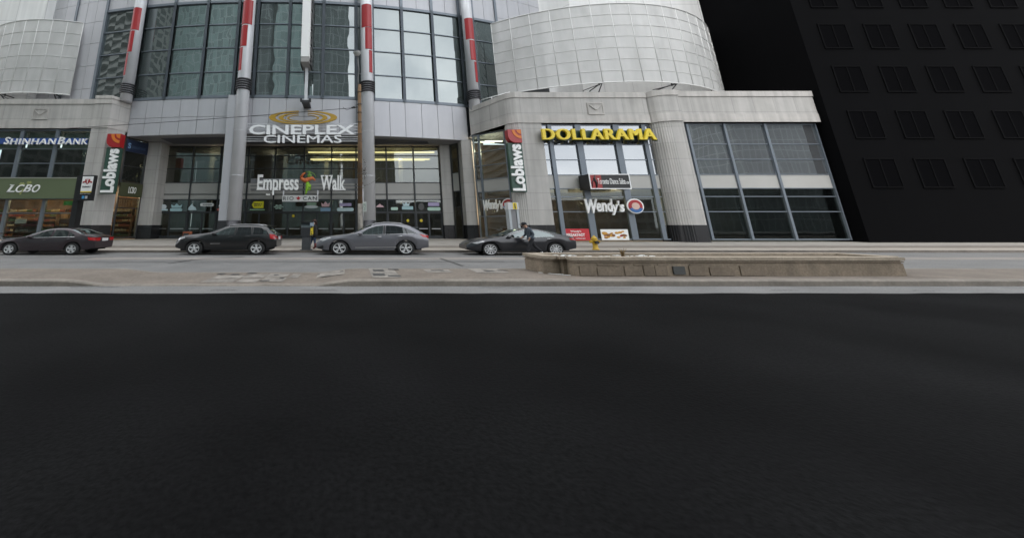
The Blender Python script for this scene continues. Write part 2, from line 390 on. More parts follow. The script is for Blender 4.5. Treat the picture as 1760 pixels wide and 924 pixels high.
# metal cladding with open joints over the glass, at the sides and on the fascia
def clad(x0, x1, zs, parts, name, m=alu, d=-.06):
    b = MB()
    for z0, z1 in zip(zs, zs[1:]):
        for i in range(parts):
            a = x0+(x1-x0)*i/parts; c = x0+(x1-x0)*(i+1)/parts
            b.curved(a+.018, c-.018, z0+.018, z1-.018, Yb, d, .1, 2)
    return b
b = MB()
def merge(dst, src):
    o = len(dst.v); dst.v += src.v; dst.f += [tuple(i+o for i in f) for f in src.f]; dst.m += src.m; dst.s += src.s
for a, c in zip(bays, bays[1:]): merge(b, clad(a+.15, c-.15, [ZG1+.15, ZG1+3.0, ZG1+5.9, ZTOP], 2 if c-a > 2 else 1, ''))
merge(b, clad(17.15, 23.6, [ZG1-2, ZG1+.8, ZG1+3.6, ZTOP], 4, ''))
b.build('upper_cladding', alu, mall)
b = MB(); merge(b, clad(-35.2, -30.7, [13.3, 15.4, 18.0, 20.6, 23.2, 25.8, ZTOP], 3, '')); merge(b, clad(-30.4, -26.55, [13.3, 15.4, 18.0, 20.6, 23.2, 25.8, ZTOP], 3, '')); b.build('side_cladding', alu, mall)
b = MB()
for a, c in zip(bays[1:12], bays[2:13]): merge(b, clad(a, c, [ZF0, 11.75, ZF1-.15] if c < 0 else [ZF0, ZF1-.15], 2 if c-a > 2.6 else 1, '', d=-.12))
b.build('fascia', alu, mall)
b = MB(); b.curved(-35.2, 23.6, ZF0+.02, ZTOP-.1, Yb, .12, .35, 40); b.build('backing_wall', darkm, mall)
b = MB()
for x in bays: b.curved(x-.15, x+.15, ZG1+.16, ZTOP, Yb, -.2, .1, 1)
b.curved(-30.7, -30.4, 13.3, ZTOP, Yb, -.16, .1, 1)
b.build('mullion_line', mull, mall)

# round columns with red panels and ring collars
def column(x, yc, r, z0, z1, side, reds, rings, slab=None, low=0):
    b = MB(); b.lathe((x, yc, 0), [(r, z0), (r, z1)], 28)
    for z in (5.9, 10.05): 
        if z0 < z < z1: b.lathe((x, yc, 0), [(r+.012, z-.02), (r+.012, z+.02)], 28)
    c = b.build('column', aluC, mall)
    if slab:
        b = MB(); b.box(slab[0], slab[1], yc-.18, yc+1.0, z0, ZF1-.2); b.build('column_fin', alu, c)
        b = MB(); b.lathe((x, yc, 0), [(r+.09, z0-1.2), (r+.09, z0-.75), (r+.03, z0-.7), (r+.03, z0)], 28); b.box(slab[0]-.03, slab[1], yc-.22, yc+1.0, z0-1.2, z0); b.build('column_base', ringm, c)
    b = MB()
    for k in range(5):
        z = rings[0] + (rings[1]-rings[0])*(k+.5)/5; h = (rings[1]-rings[0])/5*.32
        b.lathe((x, yc, 0), [(r, z-h), (r*1.27, z-h*.8), (r*1.27, z+h*.8), (r, z+h)], 28)
    b.build('ring_collar', ringm, c)
    for k, (za, zb, wd) in enumerate(reds):
        b = MB(); V = []; n = 8
        lo, hi = (-52, -52+104*wd) if side < 0 else (52-104*wd, 52)
        for i in range(n+1):
            a = R(-90 + lo + (hi-lo)*i/n)
            for rr in (r-.01, r+.035):
                for z in (za, zb): V.append((x+rr*math.cos(a), yc+rr*math.sin(a), z))
        Fs = [(0,1,3,2), (4*n,4*n+2,4*n+3,4*n+1)]
        for i in range(n):
            o = 4*i; Fs += [(o+2,o+6,o+7,o+3), (o+1,o+5,o+4,o), (o+3,o+7,o+5,o+1), (o,o+4,o+6,o+2)]
        b.add(V, Fs); b.build('red_panel', redp, c)
def colreds(px, ys, Y): return [(W(px, y1, Y).z, W(px, y0, Y).z) for y0, y1 in ys]
for px, yc, r, side, ys, rg, xx, slab, z0 in (
    (216, 31.5, .52, -1, ((13, 51), (53, 89), (91, 129)), (142, 160), -21.75, None, 13.3),
    (418, 30.5, .60, -1, ((0, 41), (43, 79), (81, 120)), (133, 153), -10.05, (-11.35, -10.4), 2.0),
    (627, 30.8, .60, 1, ((7, 46), (47, 84), (86, 124)), (138, 157), 1.75, (.95, 1.45), 2.0),
    (812, 33.2, .54, 1, ((31, 67), (69, 103), (106, 141)), (154, 170), 12.85, None, 13.0)):
    zz = colreds(px, ys, yc-r); rr = colreds(px, (rg,), yc-r)[0]
    column(xx, yc, r, z0, ZTOP, side, [(a, c, wd) for (a, c), wd in zip(zz, (1, .66, .34))], rr, slab)

# stone wings -------------------------------------------------------
ZW = 13.3
zr = [W(1000, y, 29.2).z for y in (413, 363.7, 337.7, 323.5, 300, 274, 248, 213)]; zr[0] = .42
ZL = 10.43
def fluted(cx, cy, r, a0, a1, n):
    P = []
    for i in range(n*2+1):
        a = R(a0+(a1-a0)*i/(n*2)); q = r*(1 if i % 2 == 0 else .972); P.append((cx+q*math.cos(a), cy+q*math.sin(a)))
    return P
def wing_top(path, back, z0=ZL, z1=ZW):
    b = MB(); poly = path + back
    b.prism(poly, z0, z1-.55)
    return b
def shift(path, d):   # push a plan path towards the viewer
    return [(x, y-d) for x, y in path]
# right wing
arcR = [(15.1+1.15*math.cos(R(a)), 30.15+1.15*math.sin(R(a))) for a in (212, 225, 238, 251, 262)]
arcD = [(28.0+1.25*math.cos(R(a)), 29.7+1.25*math.sin(R(a))) for a in (195, 210, 225, 240, 255, 270)]
pathR = [(12.25, 33.3)] + arcR + [(15.6, 29.1), (26.75, 29.1)] + arcD + [(29.05, 28.45), (29.05, 28.8), (41.4, 28.8)]
backR = [(41.4, 36), (14.2, 36)]
b = MB(); b.prism(pathR+backR, ZL, ZW-.5); b.build('stone_wall', stone, mall)
b = MB(); b.prism(shift(pathR, .07)+backR, ZW-.5, ZW); b.prism(shift(pathR, .04)+backR, ZL-.0, ZL+.75); b.build('stone_cornice', stone2, mall)
b = MB(); b.prism([(12.25, 33.3), (12.3, 33.9), (14.2, 36), (41.4, 36), (41.4, 29.3), (16, 29.6)], ZL-.12, ZL-.01); b.build('wing_ceiling', soff2, mall)
# corner pier and its fluted edge, drum pier
def pier(poly, z1=ZL, name='stone_pier', zg=1.62):
    b = MB(); b.prism(poly, zg, z1); p = b.build(name, stone, mall)
    cx = sum(x for x, y in poly)/len(poly); cy = sum(y for x, y in poly)/len(poly)
    b = MB(); b.prism([(cx+(x-cx)*1.02, cy+(y-cy)*1.02) for x, y in poly], .15, zg-.004); b.build('pier_base', granite, p)
arcF = fluted(15.1, 30.15, 1.13, 205, 262, 7)
pier([(14.55, 30.95)] + arcF + [(15.6, 29.13), (17.05, 29.13), (17.05, 30.2), (15.4, 31.4)])
pier([(26.75, 29.5)] + fluted(28.0, 29.73, 1.23, 190, 270, 10) + [(29.05, 28.49), (29.05, 30.2), (26.75, 30.2)])
# left wing
YL = 30.8
pathL = [(-60, YL), (-24.0, YL), (-24.0, YL-.18), (-22.45, YL-.18), (-21.65, 32.3)]
backL = [(-22.6, 36), (-60, 36)]
b = MB(); b.prism(pathL+backL, ZL, ZW-.5); b.build('stone_wall', stone, mall)
b = MB(); b.prism(shift(pathL, .07)+backL, ZW-.5, ZW); b.prism(shift(pathL, .04)+backL, ZL, ZL+.75)
b.prism([(-24.0, YL-.3), (-22.4, YL-.3), (-21.6, 32.15), (-23.4, 32.6)], ZW, ZW+.28); b.build('stone_cornice', stone2, mall)
b = MB(); b.prism([(-60, YL+.3), (-24, YL+.3), (-21.9, 32.4), (-22.6, 36), (-60, 36)], ZL-.12, ZL-.01); b.build('wing_ceiling', soff2, mall)
pier([(-24.0, YL-.15), (-22.48, YL-.15), (-21.75, 32.1), (-22.4, 32.4), (-24.0, 31.6)])
pier([(-20.75, 34.4), (-19.35, 34.4), (-19.35, 36.3), (-20.75, 36.3)], ZF0)
pier([(9.65, 35.6), (10.75, 35.6), (10.75, 36.6), (9.65, 36.6)], ZF0)
pier([(11.35, 33.75), (12.3, 33.45), (12.75, 34.4), (11.35, 35.0)], ZF0)
for px, py, Y in ((70, 196, YL), (1023, 187, 29.1)):
    b = MB(); p = W(px, py, Y); b.box(p.x-.75, p.x+.75, Y-.05, Y+.1, p.z-.55, p.z+.55)
    for s in (-1, 1): b.bar((p.x-.6*s, Y-.07, p.z+.36), (p.x-.03*s, Y-.07, p.z-.12), .10, .06); b.box(p.x+s*.66-.05, p.x+s*.66+.05, Y-.1, Y-.05, p.z-.44, p.z+.44)
    for z in (-.5, .5): b.box(p.x-.72, p.x+.72, Y-.1, Y-.05, p.z+z-.06, p.z+z+.06)
    b.build('relief_plaque', stone2, mall)

# flat windows -------------------------------------------------------
GK = {'b': G_bright, 'c': G_clear, 'd': G_dim, 's': spand, 'u': G_up}
def window(p0, p1, zs, kinds, fw=.12, fm=mull, ends=(1, 1), tw=.07, stiles=(), name='window', off=0.0):
    p0, p1 = Vector((*p0, 0)), Vector((*p1, 0)); U = p1-p0; ln = U.length; u = U/ln; n_ = Vector((u.y, -u.x, 0))
    if n_.y > 0: n_ = -n_
    b = MB(); zb, zt = zs[0], zs[-1]
    def post(t, wd, dep): b.obox(p0+u*(t-wd/2)+n_*dep+Vector((0,0,zb)), u*wd, Vector((0,0,zt-zb)), -n_*(dep+.1))
    if ends[0]: post(fw/2, fw, .14)
    if ends[1]: post(ln-fw/2, fw, .14)
    for t in stiles: post(t*ln, .09, .08)
    for i, z in enumerate(zs):
        h = .10 if i in (0, len(zs)-1) else tw
        b.obox(p0+u*fw+n_*.06+Vector((0,0,min(max(z-h/2, zb), zt-h))), u*(ln-2*fw), Vector((0,0,h)), -n_*.16)
    f = b.build(name, fm, mall)
    bs = MB(); run = []
    for z0, z1, k in zip(zs, zs[1:], kinds):
        if k == 's': bs.obox(p0+u*.02+n_*.02+Vector((0,0,z0)), u*(ln-.04), Vector((0,0,z1-z0)), -n_*.06); continue
        if k == '-': continue
        if run and run[-1][1] == z0 and run[-1][2] == k: run[-1][1] = z1
        else: run.append([z0, z1, k])
    for z0, z1, k in run:
        b = MB(); b.obox(p0+u*.02+Vector((0,0,z0)), u*(ln-.04), Vector((0,0,z1-z0)), -n_*.02); b.build('pane', GK[k], f)
    if bs.v: bs.build('spandrel_panel', spand, f)
    return f
rowsR = zr
kR = ['c', 'c', 'c', 's', 'b', 'b', 'b']
for i, (a, c) in enumerate(((17.1, 17.75), (17.75, 20.35), (20.35, 23.75), (23.75, 26.3), (26.3, 26.8))):
    window((a, 29.45), (c, 29.45), rowsR, kR, fw=.08 if c-a < 1 else .26 if i else .1, ends=(i > 0, i < 4))
window((29.1, 29.2), (29.9, 29.2), rowsR, kR, fw=.1); window((29.9, 29.2), (33.2, 29.2), rowsR, kR, fw=.1); window((33.2, 29.2), (36.8, 29.2), rowsR, kR, fw=.1)
window((36.8, 29.2), (41.3, 29.2), rowsR, kR, fw=.1)
# glazed return of the right wing (burger restaurant door) and slot beside it
rd = [zr[0], zr[1]-.3, zr[2], zr[3], zr[4], zr[5], zr[6], ZL-.15]
window((12.35, 33.1), (12.75, 32.65), rd, ['c', 'd', 'd', 's', 'd', 'd', 'c'], fw=.08, fm=mull)
window((12.75, 32.65), (14.5, 30.75), rd, ['c', 'c', 'c', 's', 'c', 'c', 'c'], fw=.1, fm=mull, stiles=())
window((10.8, 35.6), (11.35, 34.8), [.32, 3.4, 5.0, 6.9, 8.4, 9.95], ['c', 'd', 's', 'd', 'c'], fw=.07, fm=darkm)
# left return
window((-21.75, 32.3), (-20.8, 34.35), [.42, 3.2, 4.1, 5.6, 7.2, 8.7, ZF0], ['c', 'c', '-', 'd', 'd', 'd'], fw=.1, fm=darkm, stiles=())
# left wing upper and lower windows
zl = [W(60, y, YL).z for y in (414, 366, 342, 305, 280, 255, 222)]; zl[0] = .42
for a, c in ((-37.0, -33.8), (-33.8, -30.6), (-30.6, -27.3), (-27.3, -24.05)):
    window((a, YL+.25), (c, YL+.25), zl, ['c', 'c', 'd', 'c', 'c', 'c'], fw=.14)
# entrance wall
ez = [.32] + [W(500, y, 36).z for y in (364, 343, 334, 314, 290, 268, 251.5)]
exs = [-20.3] + [W(x, 290, 36).x for x in (331, 379, 427, 473, 523, 570, 612, 664, 711)] + [9.62]
for i, (a, c) in enumerate(zip(exs, exs[1:])):
    window((a, 36), (c, 36), ez, ['-', 'd', 's', 's', 'd', 'd', 'd'], fw=.07, fm=darkm, tw=.09)
    # doors below the sign band
    nd = 2
    for k in range(nd):
        da = a+.07+(c-a-.14)*k/nd; dc = a+.07+(c-a-.14)*(k+1)/nd
        b = MB(); z0, z1 = .34, ez[1]-.06
        b.box(da, da+.08, 35.97, 36.07, z0, z1); b.box(dc-.08, dc, 35.97, 36.07, z0, z1)
        b.box(da+.08, dc-.08, 35.97, 36.07, z1-.1, z1); b.box(da+.08, dc-.08, 35.97, 36.07, z0, z0+.22)
        d = b.build('door', darkm, mall)
        b = MB(); b.box(da+.08, dc-.08, 36.01, 36.03, z0+.22, z1-.1); b.build('pane', G_clear, d)
        b = MB(); b.box(da+.2, dc-.2, 35.88, 35.92, 1.22, 1.30); b.box(da+.25, da+.3, 35.92, 35.97, 1.22, 1.3); b.box(dc-.3, dc-.25, 35.92, 35.97, 1.22, 1.3); b.build('handle', steel, d)
# soffit
b = MB(); n = 24; xs_ = [-21.4+(33.6)*i/n for i in range(n+1)]
b.prism([(x, Yb(x)+.1) for x in xs_] + [(12.2, 36.4), (-21.4, 36.4)], ZF0-.02, ZF0+.02); b.build('soffit', soff2, mall)
b = MB(); b.prism([(x, Yb(x)+.9) for x in xs_[2:-3]] + [(8.4, 35.1), (-18.5, 35.1)], ZF0-.06, ZF0-.024); b.build('soffit_panel', soff, mall)
# canopy rails in front of the centre bay
b = MB(); b.box(-9.4, 1.2, 32.6, 32.75, 5.5, 5.95); b.box(-9.4, 1.2, 32.7, 33.2, 4.85, 5.0); b.box(-9.4, 1.2, 32.55, 32.65, 5.2, 5.3)
b.build('canopy_beam', mat('beam_grey', (.20, .205, .215), .5, .1), mall)

# lobby and shops behind the glass
inw = mat('lobby_wall', (.16, .14, .12), .8, var=.3, vs=.4); inf = mat('lobby_floor', (.12, .11, .10), .5)
warm = mat('shop_wall', (.15, .09, .055), .8, var=.5, vs=.9)
b = MB(); b.box(-20.3, 12, 45, 45.2, .3, 10); b.box(-20.5, -20.32, 36.3, 45, .3, 10); b.box(12, 12.2, 35.5, 45, .3, 10)
b.build('lobby_wall', inw, mall)
b = MB(); b.box(-20.3, 12, 36.2, 45, .1, .3); b.build('lobby_floor', inf, mall)
b = MB(); b.box(-20.3, 12, 36.15, 45, 4.7, 6.0); b.build('mezzanine', inw, mall)
b = MB(); b.box(-20.3, 12, 36.2, 45, 9.98, 10.2); b.build('lobby_ceiling', soff2, mall)
for k, x in enumerate((-17, -13, -8, -3, 2, 6)):
    b = MB(); b.box(x, x+.5, 41, 41.5, 6.0, 9.98); b.build('lobby_pillar', spand, mall)
for z, yy in ((9.55, 37.6), (9.2, 40.0), (9.6, 42.5)):
    b = MB(); b.box(-4.6, 9.6, yy, yy+.35, z, z+.12); b.build('ceiling_light_strip', lampw, mall)
b = MB()
for x in (-8.6, -8.2, -6.6, -6.3): b.ball((x, 38.0, 9.3), .07, 8)
b.build('spot_lamps', lampc, mall)
b = MB()
for x in (-16, -10, -4, 3, 8): b.box(x, x+1.2, 40, 40.3, 4.55, 4.65)
b.build('lobby_lamp', lampc, mall)
# left shop
b = MB(); b.box(-40, -22.2, 38.5, 38.7, .3, 5.4); b.box(-22.3, -20.9, 36.2, 36.35, .3, 5.0); b.build('shop_wall', warm, mall)
b = MB(); b.box(-40, -22.0, 31.2, 38.5, .1, .3); b.build('shop_floor', inf, mall)
b = MB(); b.box(-40, -22.0, 31.15, 38.5, 5.2, 5.9); b.build('shop_ceiling', mat('shop_ceiling', (.3, .24, .18), .8), mall)
b = MB(); b.box(-40, -22.4, 38.5, 38.7, 5.9, 10.3); b.build('office_wall', mat('office_wall', (.06, .06, .06), .8, var=.4, vs=.5), mall)
for a, c in ((-37.0, -33.9), (-33.75, -30.7), (-30.5, -27.4), (-27.2, -24.2)):
    b = MB(); b.box(a, c, 31.6, 31.64, zl[5]+.05, ZL-.2); b.build('blind', mat('pale_blind', (.50, .52, .44), .8), mall)
for x in (-35, -32.4, -29.4, -26): lamp_light(x, 33.2, 4.7, 190)
lamp_light(-21.4, 35.0, 3.6, 9); lamp_light(-21.6, 35.2, 7.5, 25); lamp_light(-27, 34, 8.6, 40, (1, .85, .65))
for x, wt in ((-16, 60), (-9, 50), (-2, 90), (6, 110)): lamp_light(x, 40, 4.2, wt*.3, (1, .8, .55)); lamp_light(x, 40, 9.2, wt*.7, (1, .8, .5))
for x in (18.5, 22, 25.5): lamp_light(x, 33, 3.6, 60, (1, .78, .5))
lamp_light(14.3, 33.4, 8.9, 120, (1, .86, .6)); lamp_light(14.0, 33.6, 2.8, 40); lamp_light(22, 33, 9, 120, (1, .93, .8))
# right shops
b = MB(); b.box(14.5, 41.4, 37, 37.2, .3, 10.3); b.box(12.4, 14.5, 36.0, 36.2, .3, 10.3); b.build('shop_wall', mat('cafe_wall', (.15, .11, .09), .8, var=.4, vs=.5), mall)
b = MB(); b.box(14.9, 41.4, 31.4, 37, .1, .3); b.build('shop_floor', inf, mall)
b = MB(); b.box(14.9, 41.4, 29.7, 37, zr[3]+.1, zr[4]-.1); b.build('floor_slab', mat('floor_slab', (.2, .19, .18), .8), mall)
b = MB()
for x in (18.2, 21, 24.4): b.box(x, x+1.9, 31.0, 31.2, 9.85, 9.93); b.box(x, x+1.9, 33.0, 33.2, 9.85, 9.93)
b.box(12.9, 14.6, 33.3, 33.5, 9.7, 9.8); b.box(13.2, 14.9, 32.2, 32.4, 9.5, 9.6); b.box(30.5, 33, 31.5, 31.7, 9.85, 9.93)
b.build('tube_lamps', lampc, mall)
# mesh screens on the two rooftop drums
scr = bpy.data.materials.new('perforated_screen'); scr.use_nodes = True; nt = scr.node_tree; N = nt.nodes; L = nt.links
pb = N['Principled BSDF']; pb.inputs['Roughness'].default_value = .7; pb.inputs['Alpha'].default_value = .86
pos = N.new('ShaderNodeNewGeometry').outputs['Position']; mp = N.new('ShaderNodeMapping'); mp.inputs['Scale'].default_value = (.8, .8, .25); L.new(pos, mp.inputs[0])
no = N.new('ShaderNodeTexNoise'); no.inputs['Scale'].default_value = 1.2; no.inputs['Detail'].default_value = 7; L.new(mp.outputs[0], no.inputs['Vector'])
rp = N.new('ShaderNodeValToRGB'); L.new(no.outputs['Fac'], rp.inputs[0]); rp.color_ramp.elements[0].position = .3; rp.color_ramp.elements[1].position = .62
rp.color_ramp.elements[0].color = (.45, .45, .44, 1); rp.color_ramp.elements[1].color = (.56, .56, .55, 1); L.new(rp.outputs[0], pb.inputs['Base Color'])
grid = mat('screen_grid', (.64, .64, .63), .8)
def screen(cx, cy, r, a0, a1, na, z0, z1, nz):
    def P(a, z, q=0): return (cx+(r+q)*math.cos(R(a)), cy+(r+q)*math.sin(R(a)), z)
    b = MB(); n = na*3
    for i in range(n):
        A, B = a0+(a1-a0)*i/n, a0+(a1-a0)*(i+1)/n
        b.add([P(A,z0),P(B,z0),P(B,z1),P(A,z1)], [(0,1,2,3)])
    o = b.build('mesh_screen', scr, mall)
    b = MB()
    for i in range(na+1): b.tube([P(a0+(a1-a0)*i/na, z0, .012), P(a0+(a1-a0)*i/na, z1, .012)], .036, 5)
    for k in range(nz+1):
        z = z0+(z1-z0)*k/nz; b.tube([P(a0+(a1-a0)*i/n, z, .012) for i in range(n+1)], .028 if 0 < k < nz else .06, 5)
    b.build('screen_grid', grid, o)
    for i in range(1, na, 4):
        b = MB(); a = a0+(a1-a0)*i/na
        b.tube([P(a, z0, -.6), P(a, z1, -.6)], .06, 5); b.tube([P(a, z0+.1, -2.4), P(a, z0+.1, 0)], .06, 5)
        for k in range(nz):
            za = z0+(z1-z0)*k/nz; zb = z0+(z1-z0)*(k+1)/nz
            b.tube([P(a, za, -.6), P(a+(2.2 if k % 2 else -2.2), zb, -.1)], .035, 5)
        b.tube([P(a, z0-1.5, -2.0), P(a, z0+.1, -.1)], .05, 5); b.tube([P(a-3, z0-.1, -1.6), P(a, z0, -.1)], .04, 5)
        b.build('screen_truss', ringm, o)
screen(27.3, 51.0, 21.0, -90-34, -90+41.5, 15, 14.75, 23.1, 7)
screen(-33.0, 45.6, 13.0, -90-45, -90+18.5, 10, 14.7, 23.0, 6)
b = MB(); b.prism([(23.3, 39.5), (26.0, 35.6), (41.4, 35.6), (41.4, 50), (23.3, 50)], 13.0, 34); b.build('upper_wall', whitew, mall); b = MB(); b.prism([(-60, 34.3), (-34.4, 34.3), (-33.6, 36), (-33.6, 46), (-60, 46)], 13.0, 34); b.build('upper_wall', whitew, mall)
b = MB()
for x in (12.9, 14.4, 15.6): b.tube([(x, 34.2-(x-12.9)*1.1, 13.3), (x, 34.2-(x-12.9)*1.1, 14.2)], .04, 6)
b.tube([(12.9, 34.2, 14.2), (15.6, 31.23, 14.2)], .04, 6); b.build('roof_railing', white, mall)

# neighbour and the towers across the street (they stand in the glass as reflections)
def tower(name, x0, x1, y0, y1, h, m, label, fl=3.1, balc=0, slabm=None):
    t = thing(name, ((x0+x1)/2, (y0+y1)/2, 0), label, 'building')
    b = MB(); b.box(x0, x1, y0, y1, -.02, h); b.build('wall', m, t)
    if balc:
        b = MB(); k = 1
        while k*fl < h-1:
            b.box(x0-.3, x1+.3, y1-.2, y1+1.5, k*fl-.15, k*fl+.15) ; b.box(x0-.3, x1+.3, y1+1.4, y1+1.5, k*fl+.15, k*fl+.95); k += 1
        b.build('balcony', slabm, t)
    return t
def facade(name, wall, win, bw, bh, mort):
    m = bpy.data.materials.new(name); m.use_nodes = True; nt = m.node_tree; N = nt.nodes; L = nt.links; p = N['Principled BSDF']
    pos = N.new('ShaderNodeNewGeometry').outputs['Position']; sx = N.new('ShaderNodeSeparateXYZ'); L.new(pos, sx.inputs[0])
    ad = N.new('ShaderNodeMath'); L.new(sx.outputs[0], ad.inputs[0]); L.new(sx.outputs[1], ad.inputs[1]); cb = N.new('ShaderNodeCombineXYZ'); L.new(ad.outputs[0], cb.inputs[0]); L.new(sx.outputs[2], cb.inputs[1])
    br = N.new('ShaderNodeTexBrick'); br.offset = 0; br.inputs['Scale'].default_value = 1; br.inputs['Brick Width'].default_value = bw; br.inputs['Row Height'].default_value = bh; br.inputs['Mortar Size'].default_value = mort
    br.inputs['Color1'].default_value = (*win, 1); br.inputs['Color2'].default_value = (win[0]*1.6, win[1]*1.6, win[2]*1.6, 1); br.inputs['Mortar'].default_value = (*wall, 1)
    L.new(cb.outputs[0], br.inputs['Vector']); L.new(br.outputs['Color'], p.inputs['Base Color']); p.inputs['Roughness'].default_value = .4
    return m
fa = facade('dark_tower', (.22, .25, .25), (.05, .065, .065), 1.7, 3.1, .12)
fb = facade('teal_tower', (.42, .50, .49), (.20, .28, .27), 2.0, 3.1, .14)
fc = facade('concrete_tower', (.32, .315, .30), (.09, .094, .092), 4.0, 3.1, .55)
tower('office_tower', -2, 14, -60, -32, 140, fa, 'dark glass office tower across the street, mirrored in the bowed glass')
tower('office_tower', -21, -3.5, -66, -36, 130, fb, 'teal glass tower across the street, mirrored beside the dark one')
tower('office_tower', -38, -23, -60, -34, 140, fa, 'second dark tower across the street, mirrored left of the teal one')
tower('office_tower', -79.6, -38.3, -70, -38, 125, fb, 'broad teal glass block across the street, mirrored in the left panes')
tower('apartment_tower', -128, -80, -40, -8, 120, fc, 'concrete apartment tower with stacked balconies, mirrored in the leftmost glass', balc=1, slabm=mat('balcony_concrete', (.27, .265, .25), .8))
tower('apartment_tower', -200, -135, -60, -6, 110, fc, 'pale concrete apartment tower far left across the street', balc=1, slabm=mat('balcony_concrete', (.27, .265, .25), .8))
tower('office_tower', 108, 190, -50, -34, 130, fa, 'added unseen dark tower far to the right, darkening the mirrored bay beside the right column')  # invented tower, placed out of view to darken the reflection in the last bay
tower('low_shop_row', 16, 90, -60, -44, 9, fc, 'low concrete shop row across the street, under the open sky')
nb = thing('neighbour_building', (52, 33, .15), 'black metal clad building beside the mall', 'building')
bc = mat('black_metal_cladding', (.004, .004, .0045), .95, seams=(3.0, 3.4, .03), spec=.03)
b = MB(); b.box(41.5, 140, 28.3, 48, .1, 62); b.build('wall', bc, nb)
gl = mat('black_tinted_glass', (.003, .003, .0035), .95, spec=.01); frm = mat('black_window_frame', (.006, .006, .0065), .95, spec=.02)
for k in range(9):
    for j in range(7):
        x = 43.2+k*4.2; z = 4.6+j*4.2
        b = MB(); b.box(x, x+2.6, 28.22, 28.3, z, z+.1); b.box(x, x+2.6, 28.22, 28.3, z+2.4, z+2.5); b.box(x, x+.1, 28.22, 28.3, z+.1, z+2.4); b.box(x+2.5, x+2.6, 28.22, 28.3, z+.1, z+2.4); b.box(x+1.26, x+1.34, 28.22, 28.3, z+.1, z+2.4)
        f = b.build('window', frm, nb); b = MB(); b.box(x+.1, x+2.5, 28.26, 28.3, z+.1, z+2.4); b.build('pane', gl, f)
# ------------------------------------------------------------------ signs on the mall
yel = mat('yellow_letter', (.72, .55, .03), .45); dgreen = mat('dark_green_board', (.02, .05, .03), .5)
gold = mat('gold_ring', (.42, .26, .035), .4, .2)
# cinema sign
Ys = 30.35
t = thing('cinema_sign', W(520, 243, Ys), 'large silver letters CINEPLEX CINEMAS under gold rings, on thin rails', 'sign')
b = MB()
for y in (213, 218, 223, 228.5, 235.5, 239.5, 243): 
    a, c, _, _ = rect(415, y-.5, 621, y+.5, Ys+.2); z = W(520, y, Ys+.2).z; b.box(a, c, Ys+.12, Ys+.2, z-.025, z+.025)
for x in (417, 618): p = W(x, 213, Ys+.2); q = W(x, 243, Ys+.2); b.box(p.x-.06, p.x+.06, Ys+.2, Ys+.32, q.z-.1, p.z+.1)
b.build('rail', aluC, t)
for s, r_ in (('CINEPLEX', (428, 214.5, 610, 231)), ('CINEMAS', (453, 232, 587, 245.5))):
    b = MB(); text_px(b, s, *r_, Ys-.1, dep=.2, bold=.022 if s == 'CINEPLEX' else .008); b.build('lettering', offw, t)
for k, (rx, ry, dx) in enumerate(((58.5, 11.6, 0), (42, 8.4, .5), (27.5, 5.6, 0))):
    b = MB(); V = []; n = 56; c0 = W(521, 202.3 + (0, .4, .9)[k], Ys); sx = (W(522, 202, Ys).x-W(521, 202, Ys).x); sz = W(521, 201, Ys).z-W(521, 202, Ys).z
    gap = (8, 12, 17)[k]
    for i in range(n+1):
        a = R(90+gap + (360-2*gap)*i/n); th = .19 if k < 2 else .13
        for q in (1, 1-th*(.55+.45*abs(math.cos(a)))):
            for yy in (Ys-.1, Ys+.06): V.append((c0.x+rx*sx*q*math.cos(a), yy, c0.z+ry*sz*q*math.sin(a)))
    Fs = [(0,1,3,2), (4*n,4*n+2,4*n+3,4*n+1)]
    for i in range(n):
        o = 4*i; Fs += [(o,o+4,o+6,o+2), (o+1,o+3,o+7,o+5), (o,o+1,o+5,o+4), (o+2,o+6,o+7,o+3)]
    b.add(V, Fs); b.build('ring_emblem', gold, t)
# vertical white blade sign
t = thing('blade_sign', W(524, 175, 29.6), 'tall white blade sign on a thin grey mast above the gold rings', 'sign')
a, c, zb, zt = rect(517, 97, 531.5, 100, 28.6)
zb = W(524, 97, 28.6).z
b = MB(); b.box(a+.0, c-.02, 28.6, 30.6, zb, 33); b.build('panel', white, t)
b = MB(); zq = W(524, 106, 28.6).z; b.box(a+.02, c-.04, 28.62, 30.58, zq, zb); b.build('panel_foot', mat('grey_foot', (.33, .32, .31), .5), t)
b = MB(); zr_ = W(524, 174, 29.9).z; b.box(-4.0+.0-.13, -4.0+.13, 29.75, 30.05, zr_, zq); b.build('mast', aluC, t)
b = MB(); b.box(-4.35, -3.65, 29.6, 31.3, zr_-.22, zr_); b.box(-4.5, -4.3, 29.6, 29.9, zr_-.1, zr_+.15); b.box(-3.7, -3.5, 29.6, 29.9, zr_-.1, zr_+.15); b.build('bracket', ringm, t)
for u0, u1 in ((a-.12, a-.002), (c-.02, c+.12)):
    b = MB(); z = zb-.5; b.box(u0+.03, u1-.03, 29.5, 30.2, z, 30)
    while z < 30: h = random.choice((.25, .5, .8)); b.box(u0, u1, 29.2, 30.5, z, z+h); z += h+random.choice((.15, .3))
    b.build('side_lettering', mat('black_trim', (.05, .05, .05), .5), t)

